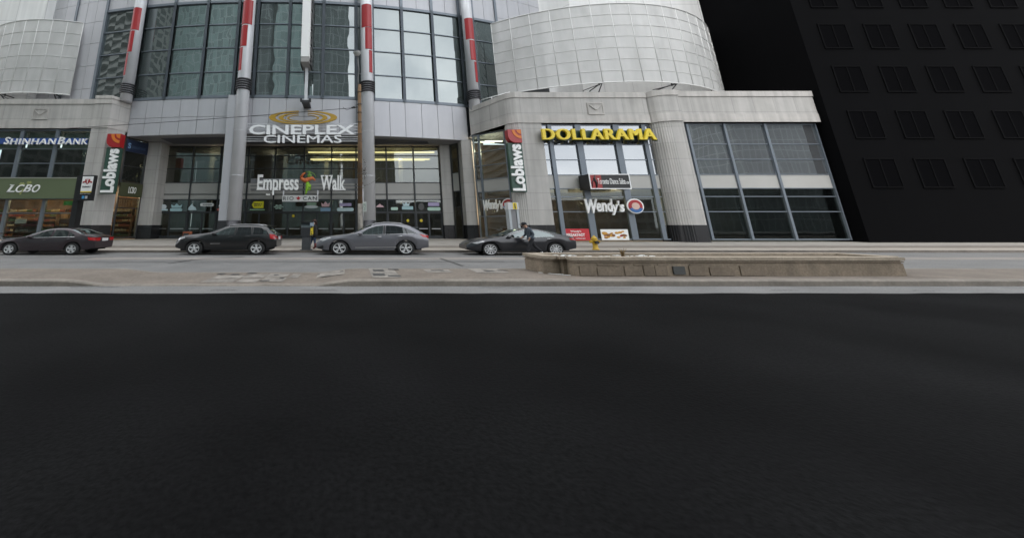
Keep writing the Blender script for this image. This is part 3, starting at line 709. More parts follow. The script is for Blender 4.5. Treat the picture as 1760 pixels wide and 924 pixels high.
# centre sign with dancer and hanging board
Ye = 31.9
t = thing('centre_sign', W(520, 346, Ye), 'white serif letters Empress Walk either side of a green and orange dancer', 'sign')
for s, r_ in (('Empress', (442, 300, 513, 335)), ('Walk', (551, 301, 593.5, 327))):
    b = MB(); text_px(b, s, *r_, Ye, dep=.12, bold=.02)
    a, c, zb, zt = rect(*r_, Ye); wd = c-a; z0 = W(500, 326.6, Ye).z; h = .1
    ser = ((.0,.125),(.145,.185),(.195,.225),(.235,.27),(.42,.5)) if s == 'Empress' else ((.615,.70),(.72,.80),(.90,1.0),(.8,.88))
    for u0, u1 in ser: b.box(a+wd*(u0-.01), a+wd*(u1+.01), Ye-.01, Ye+.1, z0, z0+h)
    if s == 'Empress': b.box(a+wd*.225, a+wd*.32, Ye-.01, Ye+.1, zb, zb+h)
    else:
        for u0, u1 in ((0,.14),(.17,.29),(.32,.44)): b.box(a+wd*u0, a+wd*u1, Ye-.01, Ye+.1, zt-h, zt)
    b.build('lettering', white, t)
def E3(px, py, q=0): p = W(px, py, Ye); return (p.x, Ye+q, p.z)
b = MB(); b.tube([E3(528, 312), E3(529, 318), E3(527, 326), E3(526, 332), E3(524, 334.5)], [.12, .2, .13, .07, .03], 8); b.tube([E3(529, 317), E3(533, 321), E3(534, 325), E3(528, 327)], [.2, .15, .09, .05], 8); b.build('dancer_skirt', mat('lime_green', (.25, .50, .03), .5), t)
b = MB(); b.tube([E3(517, 303), E3(518, 307), E3(524, 310), E3(530, 308), E3(537, 306), E3(542, 310)], [.1, .16, .2, .2, .16, .07], 8); b.tube([E3(518, 304), E3(521, 299), E3(525, 297)], [.12, .1, .06], 8); b.tube([E3(526, 310), E3(527, 313)], [.3, .2], 8); b.build('dancer_top', mat('orange_red', (.55, .14, .04), .5), t)
b = MB(); b.ball(E3(532, 302), .2, 10, sc=(1.2, .8, 1)); b.tube([E3(524, 296), E3(532, 294.5), E3(540, 299), E3(543, 304)], .035, 6); b.tube([E3(530, 298), E3(534, 296)], .1, 6); b.build('dancer_head', mat('moss_green', (.16, .30, .06), .5), t)
t2 = thing('hanging_board', W(516, 346, Ye), 'silver board reading RIO CAN with a red leaf, hung under the dancer', 'sign')
b = MB(); board_px(b, 485, 335.5, 547, 346.3, Ye, .12); b.build('panel', mat('silver_board', (.52, .52, .51), .45, .2), t2)
b = MB(); text_px(b, 'RIO', 487, 337.6, 504.5, 344, Ye-.02, dep=.02, bold=.0, space=1.25); text_px(b, 'CAN', 520.5, 337.6, 544.5, 344, Ye-.02, dep=.02, space=1.25); b.build('lettering', black, t2)
b = MB(); a, c, zb, zt = rect(509, 337, 516.5, 344.5, Ye-.02)
b.plate([(a+(c-a)*u, Ye-.02, zb+(zt-zb)*v) for u, v in ((.5,0),(.56,.22),(.8,.2),(.75,.35),(1,.55),(.9,.7),(.7,.65),(.62,.85),(.5,1),(.38,.85),(.3,.65),(.1,.7),(0,.55),(.25,.35),(.2,.2),(.44,.22))], (0, .02, 0)); b.build('leaf_emblem', redp, t2)
b = MB()
for x in (487, 546): p = W(x, 335, Ye); q = W(x, 327, Ye); b.box(p.x-.05, p.x+.05, Ye+.02, Ye+.1, p.z, q.z)
b.build('hanger', aluC, t2)

# grocery blade signs
grb = mat('grocery_green', (.028, .072, .052), .5); org = mat('sign_orange', (.62, .17, .02), .5)
def grocer(x0t, x1t, yt0, yt1, xb0, xb1, yb1, Y, flip, label):
    p = W((xb0+xb1)/2, yb1, Y); t = thing('grocery_sign', p, label, 'sign')
    a, c, zb, zt = rect(x0t, yt0, x1t, yt1, Y-.2)
    n = 8; r = min(c-a, zt-zb)*.55
    def corner(o):
        P = [(a+r-r*math.cos(R(9*10*i/n)), zb+r-r*math.sin(R(90*i/n))) for i in range(n+1)]
        return [(a, zt)] + P + [(c, zb), (c, zt)]
    b = MB(); b.plate([(x, Y-.2, z) for x, z in corner(0)], (0, .6, 0)); b.build('emblem_block', redp, t)
    b = MB(); cx, cz = c-.04, zt-.04
    for ro, ri in ((.66, .46), (.32, .0)):
        V = []; ro *= (c-a); ri *= (c-a)
        for i in range(9):
            q = R(180+90*i/8); V += [(cx+ro*math.cos(q), Y-.24, cz+ro*math.sin(q)), (cx+ri*math.cos(q), Y-.24, cz+ri*math.sin(q)), (cx+ro*math.cos(q), Y-.2, cz+ro*math.sin(q)), (cx+ri*math.cos(q), Y-.2, cz+ri*math.sin(q))]
        b.add(V, [f for i in range(8) for f in ((4*i,4*i+4,4*i+5,4*i+1),(4*i,4*i+2,4*i+6,4*i+4),(4*i+1,4*i+5,4*i+7,4*i+3))])
    b.build('emblem_arc', org, t)
    zt2 = W(x0t, yt1, Y).z-.02; zb2 = W(xb0, yb1, Y).z; xa = W(xb0, (yt1+yb1)/2, Y).x; xc = W(xb1, (yt1+yb1)/2, Y).x
    xm0 = W(x0t, yt1, Y).x
    a2 = (a+W(xb0, yb1, Y).x)/2; c2 = (c+W(xb1, yb1, Y).x)/2
    b = MB(); b.box(a2, c2, Y, Y+.35, zb2, zt2); b.build('panel', grb, t)
    b = MB(); h = zt2-zb2; ww = c2-a2
    text(b, 'Loblaws', (c2-ww*.04 if not flip else c2-ww*.12, Y-.14, zb2+.1), (0, 0, h-.25), (-ww*.86, 0, 0), (0, .14, 0), bold=.035); b.build('lettering', white, t)
    return t
grocer(183, 207, 230, 253, 170.5, 195, 333, 30.2, 0, 'green upright grocery sign reading Loblaws on the left stone pier')
grocer(873.5, 896.5, 222.5, 245, 881, 907, 330, 28.75, 1, 'green upright grocery sign reading Loblaws on the right fluted pier')

# bank and liquor store signs on the left wing
t = thing('bank_sign', W(75, 248, 30.5), 'white letters SHINHAN BANK over a blue band in the left window', 'sign')
b = MB(); board_px(b, -60, 237.5, 150, 247.5, 30.62, .08); b.build('band', mat('bank_blue', (.015, .06, .24), .5), t)
b = MB(); text_px(b, 'S', 7, 235.5, 15.5, 248, 30.5, bold=.008, shear=.15); text_px(b, 'HINHAN', 17, 238, 95, 248, 30.5, bold=.0, shear=.1, space=1.15); text_px(b, 'B', 99.5, 235.5, 110, 248, 30.5, bold=.008, shear=.15); text_px(b, 'ANK', 111.5, 238, 149.5, 248, 30.5, bold=.0, shear=.1, space=1.15); b.build('lettering', white, t)
t = thing('liquor_sign', W(60, 342, 30.5), 'wide olive green sign board lettered LCBO over the left shop window', 'sign')
b = MB(); board_px(b, -70, 305.5, 131, 342, 30.45, .3); b.build('panel', mat('olive_board', (.105, .135, .07), .6, var=.06, vs=.5), t)
b = MB(); board_px(b, -70, 305, 131.5, 306.5, 30.42, .3); board_px(b, -70, 341.2, 131.5, 342.6, 30.42, .3, 1); b.build('trim', [mat('board_edge', (.3, .3, .26), .5), darkm], t)
leafm = mat('pale_leaf', (.30, .33, .12), .6)
b = MB()
for x0, y0, x1, y1 in ((32, 313, 43, 320), (45, 311, 55, 316), (36, 324, 42, 331), (33, 328, 37, 335), (46, 313, 50, 318)): shape_px(b, 'cloud', x0, y0, x1, y1, 30.43, .02)
b.build('leaf_emblem', leafm, t)
b = MB()
for ch, x0, x1, y0, y1 in (('L', 12, 26, 317.5, 330), ('C', 27, 41, 317, 330.5), ('B', 40, 54, 317, 330), ('O', 55, 68, 317, 330.5)): text_px(b, ch, x0, y0, x1, y1, 30.40, dep=.04, bold=.012, shear=.35)
for x0, x1, y in ((11, 16, 329.6), (17, 23, 317.8), (39, 46, 329.6)): board_px(b, x0, y-.6, x1, y+.6, 30.40, .04)
b.build('lettering', white, t)
# two signs on the glazed return
pA, pB = Vector((-21.62, 32.2, 0)), Vector((-20.75, 34.25, 0)); u = (pB-pA).normalized(); nn = Vector((u.y, -u.x, 0))
def on_return(mb, s, t0, t1, z0, z1, q, m=0, txt=None, dep=.03, **k):
    ln = (pB-pA).length; p = pA+u*ln*t0+nn*q+Vector((0, 0, z0))
    if txt: text(mb, txt, p, u*ln*(t1-t0), Vector((0, 0, z1-z0)), -nn*dep, **k)
    else: mb.obox(p, u*ln*(t1-t0), Vector((0, 0, z1-z0)), -nn*dep, m)
t = thing('liquor_sign', (-21.1, 33.2, 4.2), 'small dark olive board lettered LCBO in the shaded return wall', 'sign')
b = MB(); on_return(b, 0, .0, 1, 4.25, 5.55, .2, dep=.15); b.build('panel', mat('dark_olive_board', (.045, .05, .02), .6), t)
b = MB(); on_return(b, 0, .36, .70, 4.6, 5.2, .23, txt='LCBO', bold=.0, shear=.1); b.build('lettering', white, t)
t = thing('bank_sign', (-21.1, 33.2, 8.4), 'dark blue bank board with a pale round emblem in the left recess', 'sign')
b = MB(); on_return(b, 0, .0, 1, 8.55, 9.75, .2, dep=.1); b.build('panel', mat('navy_board', (.008, .018, .05), .5), t)
b = MB(); on_return(b, 0, .25, .9, 8.9, 9.2, .22, txt='SHINHAN BANK', dep=.02); b.build('lettering', mat('faded_blue', (.04, .07, .13), .5), t)
b = MB(); on_return(b, 0, .06, .19, 8.85, 9.4, .22, txt='S', dep=.02, bold=.03); b.build('emblem', mat('pale_blue', (.16, .28, .45), .5), t)

# subway pylon
Yp = 24.0
t = thing('subway_pylon', G(124, 421, .17), 'black transit pylon with a white SUBWAY panel beside the left pier', 'sign')
a, c, zb, zt = rect(136, 301, 159.5, 344.5, Yp)
b = MB(); b.box(a, c, Yp, Yp+.3, zb, zt); b.build('sign_box', black, t)
b = MB(); q = W(124, 385, Yp+.3).x; b.box(q-.28, q+.12, Yp+.35, Yp+.85, .17, zt); b.box(q-.0, a+.3, Yp+.05, Yp+.5, zb, zb+.2); b.box(q, a+.3, Yp+.05, Yp+.5, zt-.3, zt); b.build('post', black, t)
wx = c-a; hz = zt-zb
b = MB(); b.box(a+wx*.15, c-wx*.06, Yp-.02, Yp, zb+hz*.36, zt-hz*.05); b.build('panel', white, t)
b = MB(); b.box(a+wx*.15, c-wx*.06, Yp-.024, Yp, zb+hz*.315, zb+hz*.355); b.build('stripe', yel, t)
def ttc(u, v): return (a+wx*u, Yp-.04, zb+hz*v)
b = MB(); b.plate([ttc(.38,.84), ttc(.74,.84), ttc(.74,.72), ttc(.56,.63), ttc(.38,.72)], (0,.02,0)); b.plate([ttc(.22,.74), ttc(.36,.76), ttc(.36,.70), ttc(.22,.68)], (0,.02,0)); b.plate([ttc(.76,.76), ttc(.9,.74), ttc(.9,.68), ttc(.76,.70)], (0,.02,0)); b.build('red_emblem', redp, t)
b = MB(); b.box(a+wx*.47, a+wx*.65, Yp-.052, Yp-.04, zb+hz*.79, zb+hz*.81); b.box(a+wx*.54, a+wx*.58, Yp-.052, Yp-.04, zb+hz*.68, zb+hz*.79); b.build('emblem_detail', white, t)
b = MB(); text(b, 'SUBWAY', ttc(.24,.5), (wx*.62,0,0), (0,0,hz*.07), (0,.03,0), bold=.0); b.build('lettering', black, t)
b = MB(); text(b, 'North York Centre', ttc(.17,.25), (wx*.74,0,0), (0,0,hz*.035), (0,.03,0), bold=0); b.box(a+wx*.56, a+wx*.72, Yp-.02, Yp, zb+hz*.07, zb+hz*.18); b.build('small_lettering', mat('grey_letter', (.45, .45, .47), .5), t)
b = MB(); b.box(a+wx*.33, a+wx*.5, Yp-.02, Yp, zb+hz*.07, zb+hz*.18); b.build('blue_square', mat('sky_blue', (.05, .28, .55), .5), t)

# right wing signs
t = thing('store_sign', W(1030, 241, 28.7), 'row of yellow letters DOLLARAMA with green backs on the right wing', 'sign')
b = MB(); a, c, zb, zt = rect(934, 221, 1127, 240, 28.9); b.box(a+.3, c-.4, 29.0, 29.1, zb+.15, zt-.15); text_px(b, 'DOLLARAMA', 935, 222.5, 1128.5, 241.8, 28.72, dep=.2, bold=.03, space=1.12); b.build('backing', dgreen, t)
b = MB(); text_px(b, 'DOLLARAMA', 934, 221, 1127, 240, 28.5, dep=.2, bold=.028, space=1.14); b.build('lettering', yel, t)
t = thing('dance_sign', W(1042, 325, 28.3), 'black and red box sign reading Toronto Dance Salsa', 'sign')
a, c, zb, zt = rect(1013, 299, 1083, 325, 28.0); 
b = MB(); b.box(a-.0, c, 28.0, 29.25, zb, zt); b.build('sign_box', black, t)
b = MB()
for x0, x1, z0, z1 in ((a, c, zt-.07, zt), (a, c, zb, zb+.07), (a, a+.07, zb+.07, zt-.07), (c-.07, c, zb+.07, zt-.07)): b.box(x0, x1, 27.95, 28.0, z0, z1)
b.build('frame', offw, t)
b = MB(); b.box(a+.07, a+(c-a)*.30, 27.985, 28.0, zb+.07, zt-.07); b.build('red_panel', mat('salsa_red', (.30, .03, .03), .5), t)
b = MB(); b.tube([(a+.5, 27.975, zb+.08), (a+.55, 27.975, zb+.5), (a+.42, 27.975, zb+.85), (a+.5, 27.975, zb+1.1)], [.04, .1, .09, .05], 6); b.tube([(a+.42, 27.975, zb+.8), (a+.2, 27.975, zb+.6), (a+.15, 27.975, zb+.2)], .04, 6); b.build('dancer_silhouette', black, t)
b = MB(); text(b, 'Toronto Dance Salsa', (a+(c-a)*.20, 27.97, zb+(zt-zb)*.33), ((c-a)*.68, 0, 0), (0, 0, (zt-zb)*.38), (0, .03, 0), bold=.0); text(b, '.ca', (a+(c-a)*.89, 27.97, zb+(zt-zb)*.35), ((c-a)*.08, 0, 0), (0, 0, (zt-zb)*.15), (0, .03, 0), bold=0); b.build('lettering', white, t)
blue = mat('emblem_blue', (.04, .14, .36), .5)
def burger(p, U, n_, h, label, dk):
    """script lettering plus a plain round emblem; U runs along the wall, n_ towards the viewer"""
    p, U, n_ = Vector(p), Vector(U), Vector(n_); t = thing('burger_sign', p, label, 'sign'); ln = U.length; u = U/ln; z = Vector((0, 0, 1))
    b = MB(); text(b, 'W', p+n_*.15+z*h*.12, U*.22, z*h*.85+u*h*.05, -n_*.12, bold=.04, shear=.12)
    text(b, 'end', p+n_*.15+u*ln*.2+z*h*.22, U*.29, z*h*.75, -n_*.12, bold=.03, shear=.1); text(b, "y's", p+n_*.15+u*ln*.46+z*h*.02, U*.22, z*h*.85, -n_*.12, bold=.03, shear=.1)
    b.build('lettering', white, t)
    cx = p+u*ln*.88+z*h*.55; rr = dk
    def disk(r0, r1, a0, a1, q, mm, name):
        b = MB(); V = []; n = 20
        for i in range(n+1):
            a = R(a0+(a1-a0)*i/n)
            for r_ in (r0, r1):
                for d in (q, q-.04): V.append(cx+u*r_*1.15*math.cos(a)+z*r_*math.sin(a)+n_*d)
        b.add(V, [f for i in range(n) for f in ((4*i,4*i+4,4*i+6,4*i+2),(4*i+1,4*i+3,4*i+7,4*i+5),(4*i,4*i+1,4*i+5,4*i+4),(4*i+2,4*i+6,4*i+7,4*i+3))]); return b.build(name, mm, t)
    disk(0.01, rr, 0, 360, .1, white, 'emblem_disc'); disk(.01, rr*.84, 0, 360, .125, redp, 'emblem_cap'); disk(.01, rr*.46, 0, 360, .15, mat('emblem_cream', (.60, .42, .36), .5), 'emblem_centre'); disk(.5*rr, rr*.86, 205, 335, .165, blue, 'emblem_band')
a, c, zb, zt = rect(1006, 341, 1106, 370, 28.9)
burger((a, 29.1, zb), (c-a, 0, 0), (0, -1, 0), zt-zb, "white script sign reading Wendy's with a round red emblem on the right wing", .62)
p0, p1 = Vector((12.75, 32.65, 0)), Vector((14.5, 30.75, 0)); uu = (p1-p0).normalized(); n_ = Vector((uu.y, -uu.x, 0)); n_ = n_ if n_.y < 0 else -n_
zlo, zhi = W(845, 364, 31.7).z, W(845, 342, 31.7).z
burger(p0-uu*.1+Vector((0, 0, zlo)), (p1-p0)*1.05, n_, zhi-zlo, "white script sign reading Wendy's with a round red emblem above the shaded corner door", .52)
t = thing('menu_poster', W(990, 413, 29.3), 'red window poster reading BREAKFAST beside the hydrant', 'poster')
a, c, zb, zt = rect(967.5, 393, 1014, 413, 29.3); b = MB(); b.box(a, c, 29.34, 29.37, zb, zt); b.build('sheet', mat('poster_red', (.50, .02, .03), .5), t)
b = MB(); H = zt-zb; Wd = c-a
text(b, 'BREAKFAST', (a+Wd*.14, 29.32, zb+H*.34), (Wd*.68, 0, 0), (0, 0, H*.26), (0, .02, 0), bold=.02); text(b, "Wendy's", (a+Wd*.3, 29.32, zb+H*.66), (Wd*.4, 0, 0), (0, 0, H*.2), (0, .02, 0), bold=.01); text(b, 'is served here now', (a+Wd*.36, 29.32, zb+H*.12), (Wd*.46, 0, 0), (0, 0, H*.12), (0, .02, 0), bold=0)
b.build('lettering', white, t)
t = thing('menu_poster', W(1058, 412, 29.3), 'white window poster with yellow and red food below the round emblem', 'poster')
a, c, zb, zt = rect(1034, 394, 1081, 412.5, 29.3); b = MB(); b.box(a, c, 29.34, 29.37, zb, zt); b.build('sheet', white, t)
fy = mat('food_gold', (.55, .28, .04), .6); fr = mat('food_red', (.30, .02, .03), .6); fbn = mat('food_brown', (.22, .09, .03), .6)
b = MB()
for i in range(26):
    x = a+(c-a)*random.uniform(.1, .9); z = zb+(zt-zb)*random.uniform(.2, .8); b.ball((x, 29.335, z), random.uniform(.06, .17), 8, m=random.choice((0, 0, 1, 2)), sc=(1.5, .1, .7))
b.build('food_picture', [fy, fr, fbn], t)

# shop name plates on the band over the entrance doors
sg = {k: mat('plate_'+k, tuple(min(.8, c*1.45) for c in v) if k != 'dark' else v, .5) for k, v in dict(grey=(.42,.46,.47), teal=(.24,.36,.38), ice=(.36,.46,.48), white=(.6,.6,.6), yellow=(.62,.52,.02), mint=(.30,.42,.36), pink=(.45,.30,.32), blue=(.16,.27,.38), violet=(.28,.24,.38), red=(.45,.12,.10), green=(.20,.30,.22), dark=(.07,.07,.07), bar=(.18,.30,.20)).items()}
def plate(px0, py0, px1, py1, shape, col, label, txt=None, tcol=None, extra=None, Y=35.86):
    t = thing('shop_plate', W((px0+px1)/2, py1, Y), label, 'sign', 'shop name plates on the band over the doors')
    b = MB(); shape_px(b, shape, px0, py0, px1, py1, Y, .05); b.build('plate', sg[col], t)
    if txt:
        w_, h_ = px1-px0, py1-py0; b = MB(); text_px(b, txt, px0+w_*.2, py0+h_*.28, px1-w_*.1, py1-h_*.28, Y-.03, dep=.03, bold=.015); b.build('lettering', sg[tcol], t)
    if extra:
        b = MB(); shape_px(b, extra[4], *extra[:4], Y, .05); b.build('lower_plate', sg[extra[5]], t)
plate(274, 351, 286, 360, 'oval', 'grey', 'grey round plate with a foot bar, leftmost over the doors', extra=(276, 359, 288, 362, 'round', 'ice'))
plate(294, 350, 313, 357, 'crown', 'teal', 'teal crowned plate second from the left over the doors', extra=(292, 358, 313, 363, 'round', 'teal'))
plate(322, 350, 338, 361, 'peak', 'ice', 'ice blue peak shaped plate over the left doors')
plate(344, 349, 367, 354.5, 'round', 'white', 'long white rounded plate with dark text over the left doors', 'RUDSAK', 'dark')
plate(376, 350, 384, 357, 'oval', 'white', 'small white oval over a red bar beside the left column', extra=(372, 358, 384, 362, 'box', 'red'))
plate(433, 346, 453, 357.5, 'tag', 'yellow', 'yellow tag shaped plate reading BEST BUY', 'BEST\nBUY', 'dark', extra=(429, 359, 455, 361.5, 'box', 'bar'))
plate(470, 351, 487, 360, 'cloud', 'mint', 'pale mint cloud plate right of the yellow tag', 'oYo', 'dark')
plate(527, 348, 544, 352.5, 'round', 'green', 'green rounded plate below the silver board', extra=(523, 353, 547, 358, 'oval', 'grey'))
plate(552, 346, 567, 355, 'crown', 'pink', 'pink crown plate over a blue bar', extra=(551, 357, 568, 363, 'box', 'blue'))
plate(584, 349, 604, 354, 'box', 'violet', 'violet bar plate over an ice blue key shape by the pole', extra=(579, 357, 608, 363, 'round', 'ice'))
plate(646, 350, 660, 356, 'peak', 'pink', 'pink peak plate just right of the right column')
plate(672, 356, 684, 361, 'round', 'mint', 'small mint pill plate over the right doors')
plate(692, 347, 704, 354, 'crown', 'ice', 'ice blue crown plate over a teal bar on the right band', extra=(691, 354.5, 710, 360, 'box', 'teal'))
plate(719, 349, 729, 361, 'oval', 'dark', 'dark round plate over the right doors')
plate(736, 348, 755, 354, 'box', 'violet', 'violet bar plate over a mint strip, rightmost over the doors', extra=(735, 356, 757, 362, 'round', 'mint'))

# ------------------------------------------------------------------ cars
tint = glass('car_glass', .14, (.82, .92, .92), (.008, .010, .010), see=.15, wav=0)
priv = glass('privacy_glass', .05, (.8, .85, .85), (.006, .007, .008), see=.05, wav=0)
chrome = mat('chrome', (.6, .6, .6), .15, 1.); rim = mat('alloy_rim', (.55, .55, .55), .4, .15); rimd = mat('rim_dark', (.03, .03, .03), .6)
tail = mat('tail_lamp', (.35, .01, .012), .15, coat=.6); head = mat('head_lamp', (.55, .55, .56), .08, .3, coat=1); plm = mat('number_plate', (.6, .6, .6), .5)
under = mat('underbody', (.01, .01, .01), .9); seamm = mat('door_gap', (.006, .006, .006), .8)
def interp(P, x):
    if x <= P[0][0]: return P[0][1]
    for (a, p), (c, q) in zip(P, P[1:]):
        if x <= c:
            t = (x-a)/(c-a); return p+(q-p)*t
    return P[-1][1]
def smooth(P, x, d=.09): return sum(interp(P, x+k*d) for k in (-1, -.5, 0, .5, 1))/5
def make_car(name, label, fx, rx, Y, cfg, paint, cat='car'):
    """fx, rx: x of the front and rear wheel; the car faces left, its near side on the plane Y"""
    s = (rx-fx)/cfg['wb']; x0 = fx-cfg['fo']*s; Lc = cfg['L']; HW = .86
    t = thing(name, (x0+Lc*s/2, Y+HW, 0), label, cat, 'cars parked along the kerb')
    top, belt = cfg['top'], cfg['belt']; rw = cfg['r']; sill = cfg.get('sill', .23); ax = (cfg['fo'], cfg['fo']+cfg['wb'])
    def half(x):
        w = HW
        if x < .75: w -= .20*((.75-x)/.75)**2
        if x > Lc-.65: w -= .13*((x-Lc+.65)/.65)**2
        return w
    def low(x):
        z = sill + (.10*max(0, (.5-x)/.5)**2 if x < .5 else 0) + (.14*max(0, (x-Lc+.75)/.75) if x > Lc-.75 else 0)
        for a in ax:
            d = abs(x-a); ra = rw+.055
            if d < ra: z = max(z, rw + math.sqrt(ra*ra-d*d)*1.0)
        return z
    def section(x):
        zt = smooth(top, x); zb = min(interp(belt, x), zt-.035); zl = min(low(x), zb-.05); w = half(x); g = max(0, zt-zb)
        wr = w-.05-.40*g*min(1, g/.25); k = min(1, g/.3)
        return [(w-.07, zl), (w-.012, zl+.22*(zb-zl)), (w, zl+.62*(zb-zl)), (w-.015, zl+.86*(zb-zl)), (w-.05, zb), (wr+.02, zt-.07*k-.012), (wr-.06, zt-.022*k-.004), (wr*.5, zt-.004), (0, zt)]
    def S(x, z):
        P = section(x)
        for (ya, za), (yb, zb) in zip(P, P[1:]):
            if za <= z <= zb: return ya+(yb-ya)*(z-za)/max(zb-za, 1e-5)
        return P[0][0] if z < P[0][1] else 0
    def wp(x, y, z): return (x0+x*s, Y+HW-y, z)     # y > 0 towards the viewer
    xs = sorted(set([0, .02, .05, .1, .16, .24, .34] + [Lc-q for q in (0, .02, .05, .1, .17, .26)] + [.34+.08*i for i in range(int((Lc-.6)/.08))] + [a+d*(rw+.055) for a in ax for d in (-1, -.985, -.93, -.8, -.6, -.3, 0, .3, .6, .8, .93, .985, 1)]))
    xs = [x for x in xs if 0 <= x <= Lc]
    xs = [x for i, x in enumerate(xs) if i == 0 or x-xs[i-1] > .006]
    b = MB(); V = []; m = 17
    for x in xs:
        P = section(x); V += [wp(x, y, z) for y, z in P] + [wp(x, -y, z) for y, z in P[-2::-1]]
    Fs = [(i*m+k, (i+1)*m+k, (i+1)*m+k+1, i*m+k+1) for i in range(len(xs)-1) for k in range(m-1)]
    b.add(V, Fs, 0, True); e = (len(xs)-1)*m
    b.add(V[:m], [tuple(range(m))]); b.add(V[e:e+m], [tuple(range(m))])
    body = b.build('body', paint, t)
    b = MB(); b.add([wp(x, y, z) for x, y, z in ((.25,.7,.24),(Lc-.3,.7,.26),(Lc-.3,-.7,.26),(.25,-.7,.24),(.25,.7,.62),(Lc-.3,.7,.7),(Lc-.3,-.7,.7),(.25,-.7,.62))], [(3,2,1,0),(4,5,6,7),(0,1,5,4),(1,2,6,5),(2,3,7,6),(3,0,4,7)]); b.build('underbody', under, t)
    def patch(nm, poly, mm, q=.008, par=t, nz=3, side=1, n=22):
        xa = min(p[0] for p in poly); xb = max(p[0] for p in poly); b = MB(); V = []
        for i in range(n+1):
            x = min(max(xa+(xb-xa)*i/n, xa+1e-4), xb-1e-4); zz = []
            for (ax_, az), (bx, bz) in zip(poly, poly[1:]+poly[:1]):
                if (ax_-x)*(bx-x) <= 0 and abs(bx-ax_) > 1e-6: zz.append(az+(bz-az)*(x-ax_)/(bx-ax_))
            za, zb = (min(zz), max(zz)) if zz else (poly[0][1], poly[0][1])
            for k in range(nz+1): z = za+(zb-za)*k/nz; V.append(wp(x, side*(S(x, z)+q), z))
        b.add(V, [(i*(nz+1)+k, (i+1)*(nz+1)+k, (i+1)*(nz+1)+k+1, i*(nz+1)+k+1) for i in range(n) for k in range(nz)], 0, True)
        return b.build(nm, mm, par)
    for k, poly in enumerate(cfg['win']):
        for sd in (1, -1): patch('side_window', poly, priv if k and cfg.get('priv') else tint, side=sd)
    for poly in cfg.get('pillars', ()): patch('window_pillar', poly, black, .006, n=6)
    if cfg.get('trim'):
        for line in cfg['trim']:
            b = MB(); b.tube([wp(x, S(x, z)+.012, z) for x, z in line], .011, 5); b.build('window_trim', chrome, t)
    for line in cfg['gaps']:
        b = MB(); b.tube([wp(x, S(x, z)-.002, z) for x, z in line], .007, 4); b.build('door_gap', seamm, body)
    # wind screen and rear window follow the roof skin
    for nm, xa, xb in (('windscreen', *cfg['ws']), ('rear_window', *cfg['rs'])):
        b = MB(); V = []; n = 10
        for i in range(n+1):
            x = xa+(xb-xa)*i/n; P = section(x); dz = (smooth(top, x+.05)-smooth(top, x-.05))/.1; ln = math.hypot(1, dz)
            row = [(P[5][0]*.96+P[6][0]*.04, P[5][1]), P[6], P[7], P[8]]
            row = row+[(-y, z) for y, z in row[-2::-1]]
            V += [wp(x-dz/ln*.012/1, y, z+.012/ln) for y, z in row]
        b.add(V, [(i*7+k, (i+1)*7+k, (i+1)*7+k+1, i*7+k+1) for i in range(n) for k in range(6)], 0, True); b.build(nm, tint, t)
    for poly in cfg['head']: patch('headlight', poly, head, .006)
    for poly in cfg['tail']: patch('tail_light', poly, tail, .008)
    if 'rear' in cfg:
        zt, zb = cfg['rear']; b = MB()
        for y0, y1 in ((.38, .72), (-.72, -.38)): b.add([wp(Lc+.004-.03*abs(y)*0, y, z) for y, z in ((y0,zb),(y1,zb),(y1,zt),(y0,zt))] + [wp(Lc-.1, y, z) for y, z in ((y0,zb),(y1,zb),(y1,zt),(y0,zt))], [(0,1,2,3),(7,6,5,4),(0,4,5,1),(1,5,6,2),(2,6,7,3),(3,7,4,0)])
        b.build('rear_light', tail, t)
        b = MB(); b.add([wp(Lc+dx, y, z) for dx in (.012, -.05) for y, z in ((-.24,zb-.02),(.24,zb-.02),(.24,zt-.03),(-.24,zt-.03))], [(0,1,2,3),(7,6,5,4),(0,4,5,1),(1,5,6,2),(2,6,7,3),(3,7,4,0)]); b.build('number_plate', plm, t)
    for x, z in cfg['handles']:
        b = MB(); b.tube([wp(x-.09, S(x-.09, z)+.022, z), wp(x+.09, S(x+.09, z)+.022, z+.008)], .017, 6); b.tube([wp(x-.09, S(x, z)-.01, z), wp(x-.09, S(x, z)+.022, z)], .012, 5); b.tube([wp(x+.09, S(x, z)-.01, z), wp(x+.09, S(x, z)+.022, z)], .012, 5); b.build('door_handle', cfg.get('handle_m', paint), t)
    mx_, mz = cfg['mirror']
    for sd in (1, -1):
        b = MB(); y = S(mx_, mz); c = wp(mx_, sd*(y+.10), mz+.02); b.ball(c, .1, 10, sc=(1.1*s, .9, .75)); b.tube([wp(mx_+.02, sd*(y-.02), mz-.05), wp(mx_, sd*(y+.1), mz-.02)], .03, 6); b.build('door_mirror', paint if not cfg.get('mir_black') else black, t)
    if 'rail' in cfg:
        for sd in (1, -1):
            xa, xb = cfg['rail']; b = MB(); P = []
            for i in range(9):
                x = xa+(xb-xa)*i/8; q = section(x)[6]; P.append(wp(x, sd*(q[0]+.01), q[1]+(.035 if 0 < i < 8 else .0)))
            b.tube(P, .02, 6); b.build('roof_rail', steel, t)
    if 'mould' in cfg:
        patch('side_moulding', cfg['mould'][0], cfg['mould'][1], .012)
    if 'clad' in cfg:
        for poly in cfg['clad']: patch('lower_cladding', poly, black, .010)
    if 'grille' in cfg: patch('bumper_grille', cfg['grille'], black, .006)
    if 'spoiler' in cfg:
        xa, z = cfg['spoiler']; b = MB(); b.add([wp(x, y, zz) for y in (.55, -.55) for x, zz in ((xa, z), (xa+.3, z-.03), (xa+.3, z-.06), (xa, z-.05))], [(0,1,2,3),(7,6,5,4),(0,4,5,1),(1,5,6,2),(2,6,7,3),(3,7,4,0)]); b.build('spoiler', paint, t)
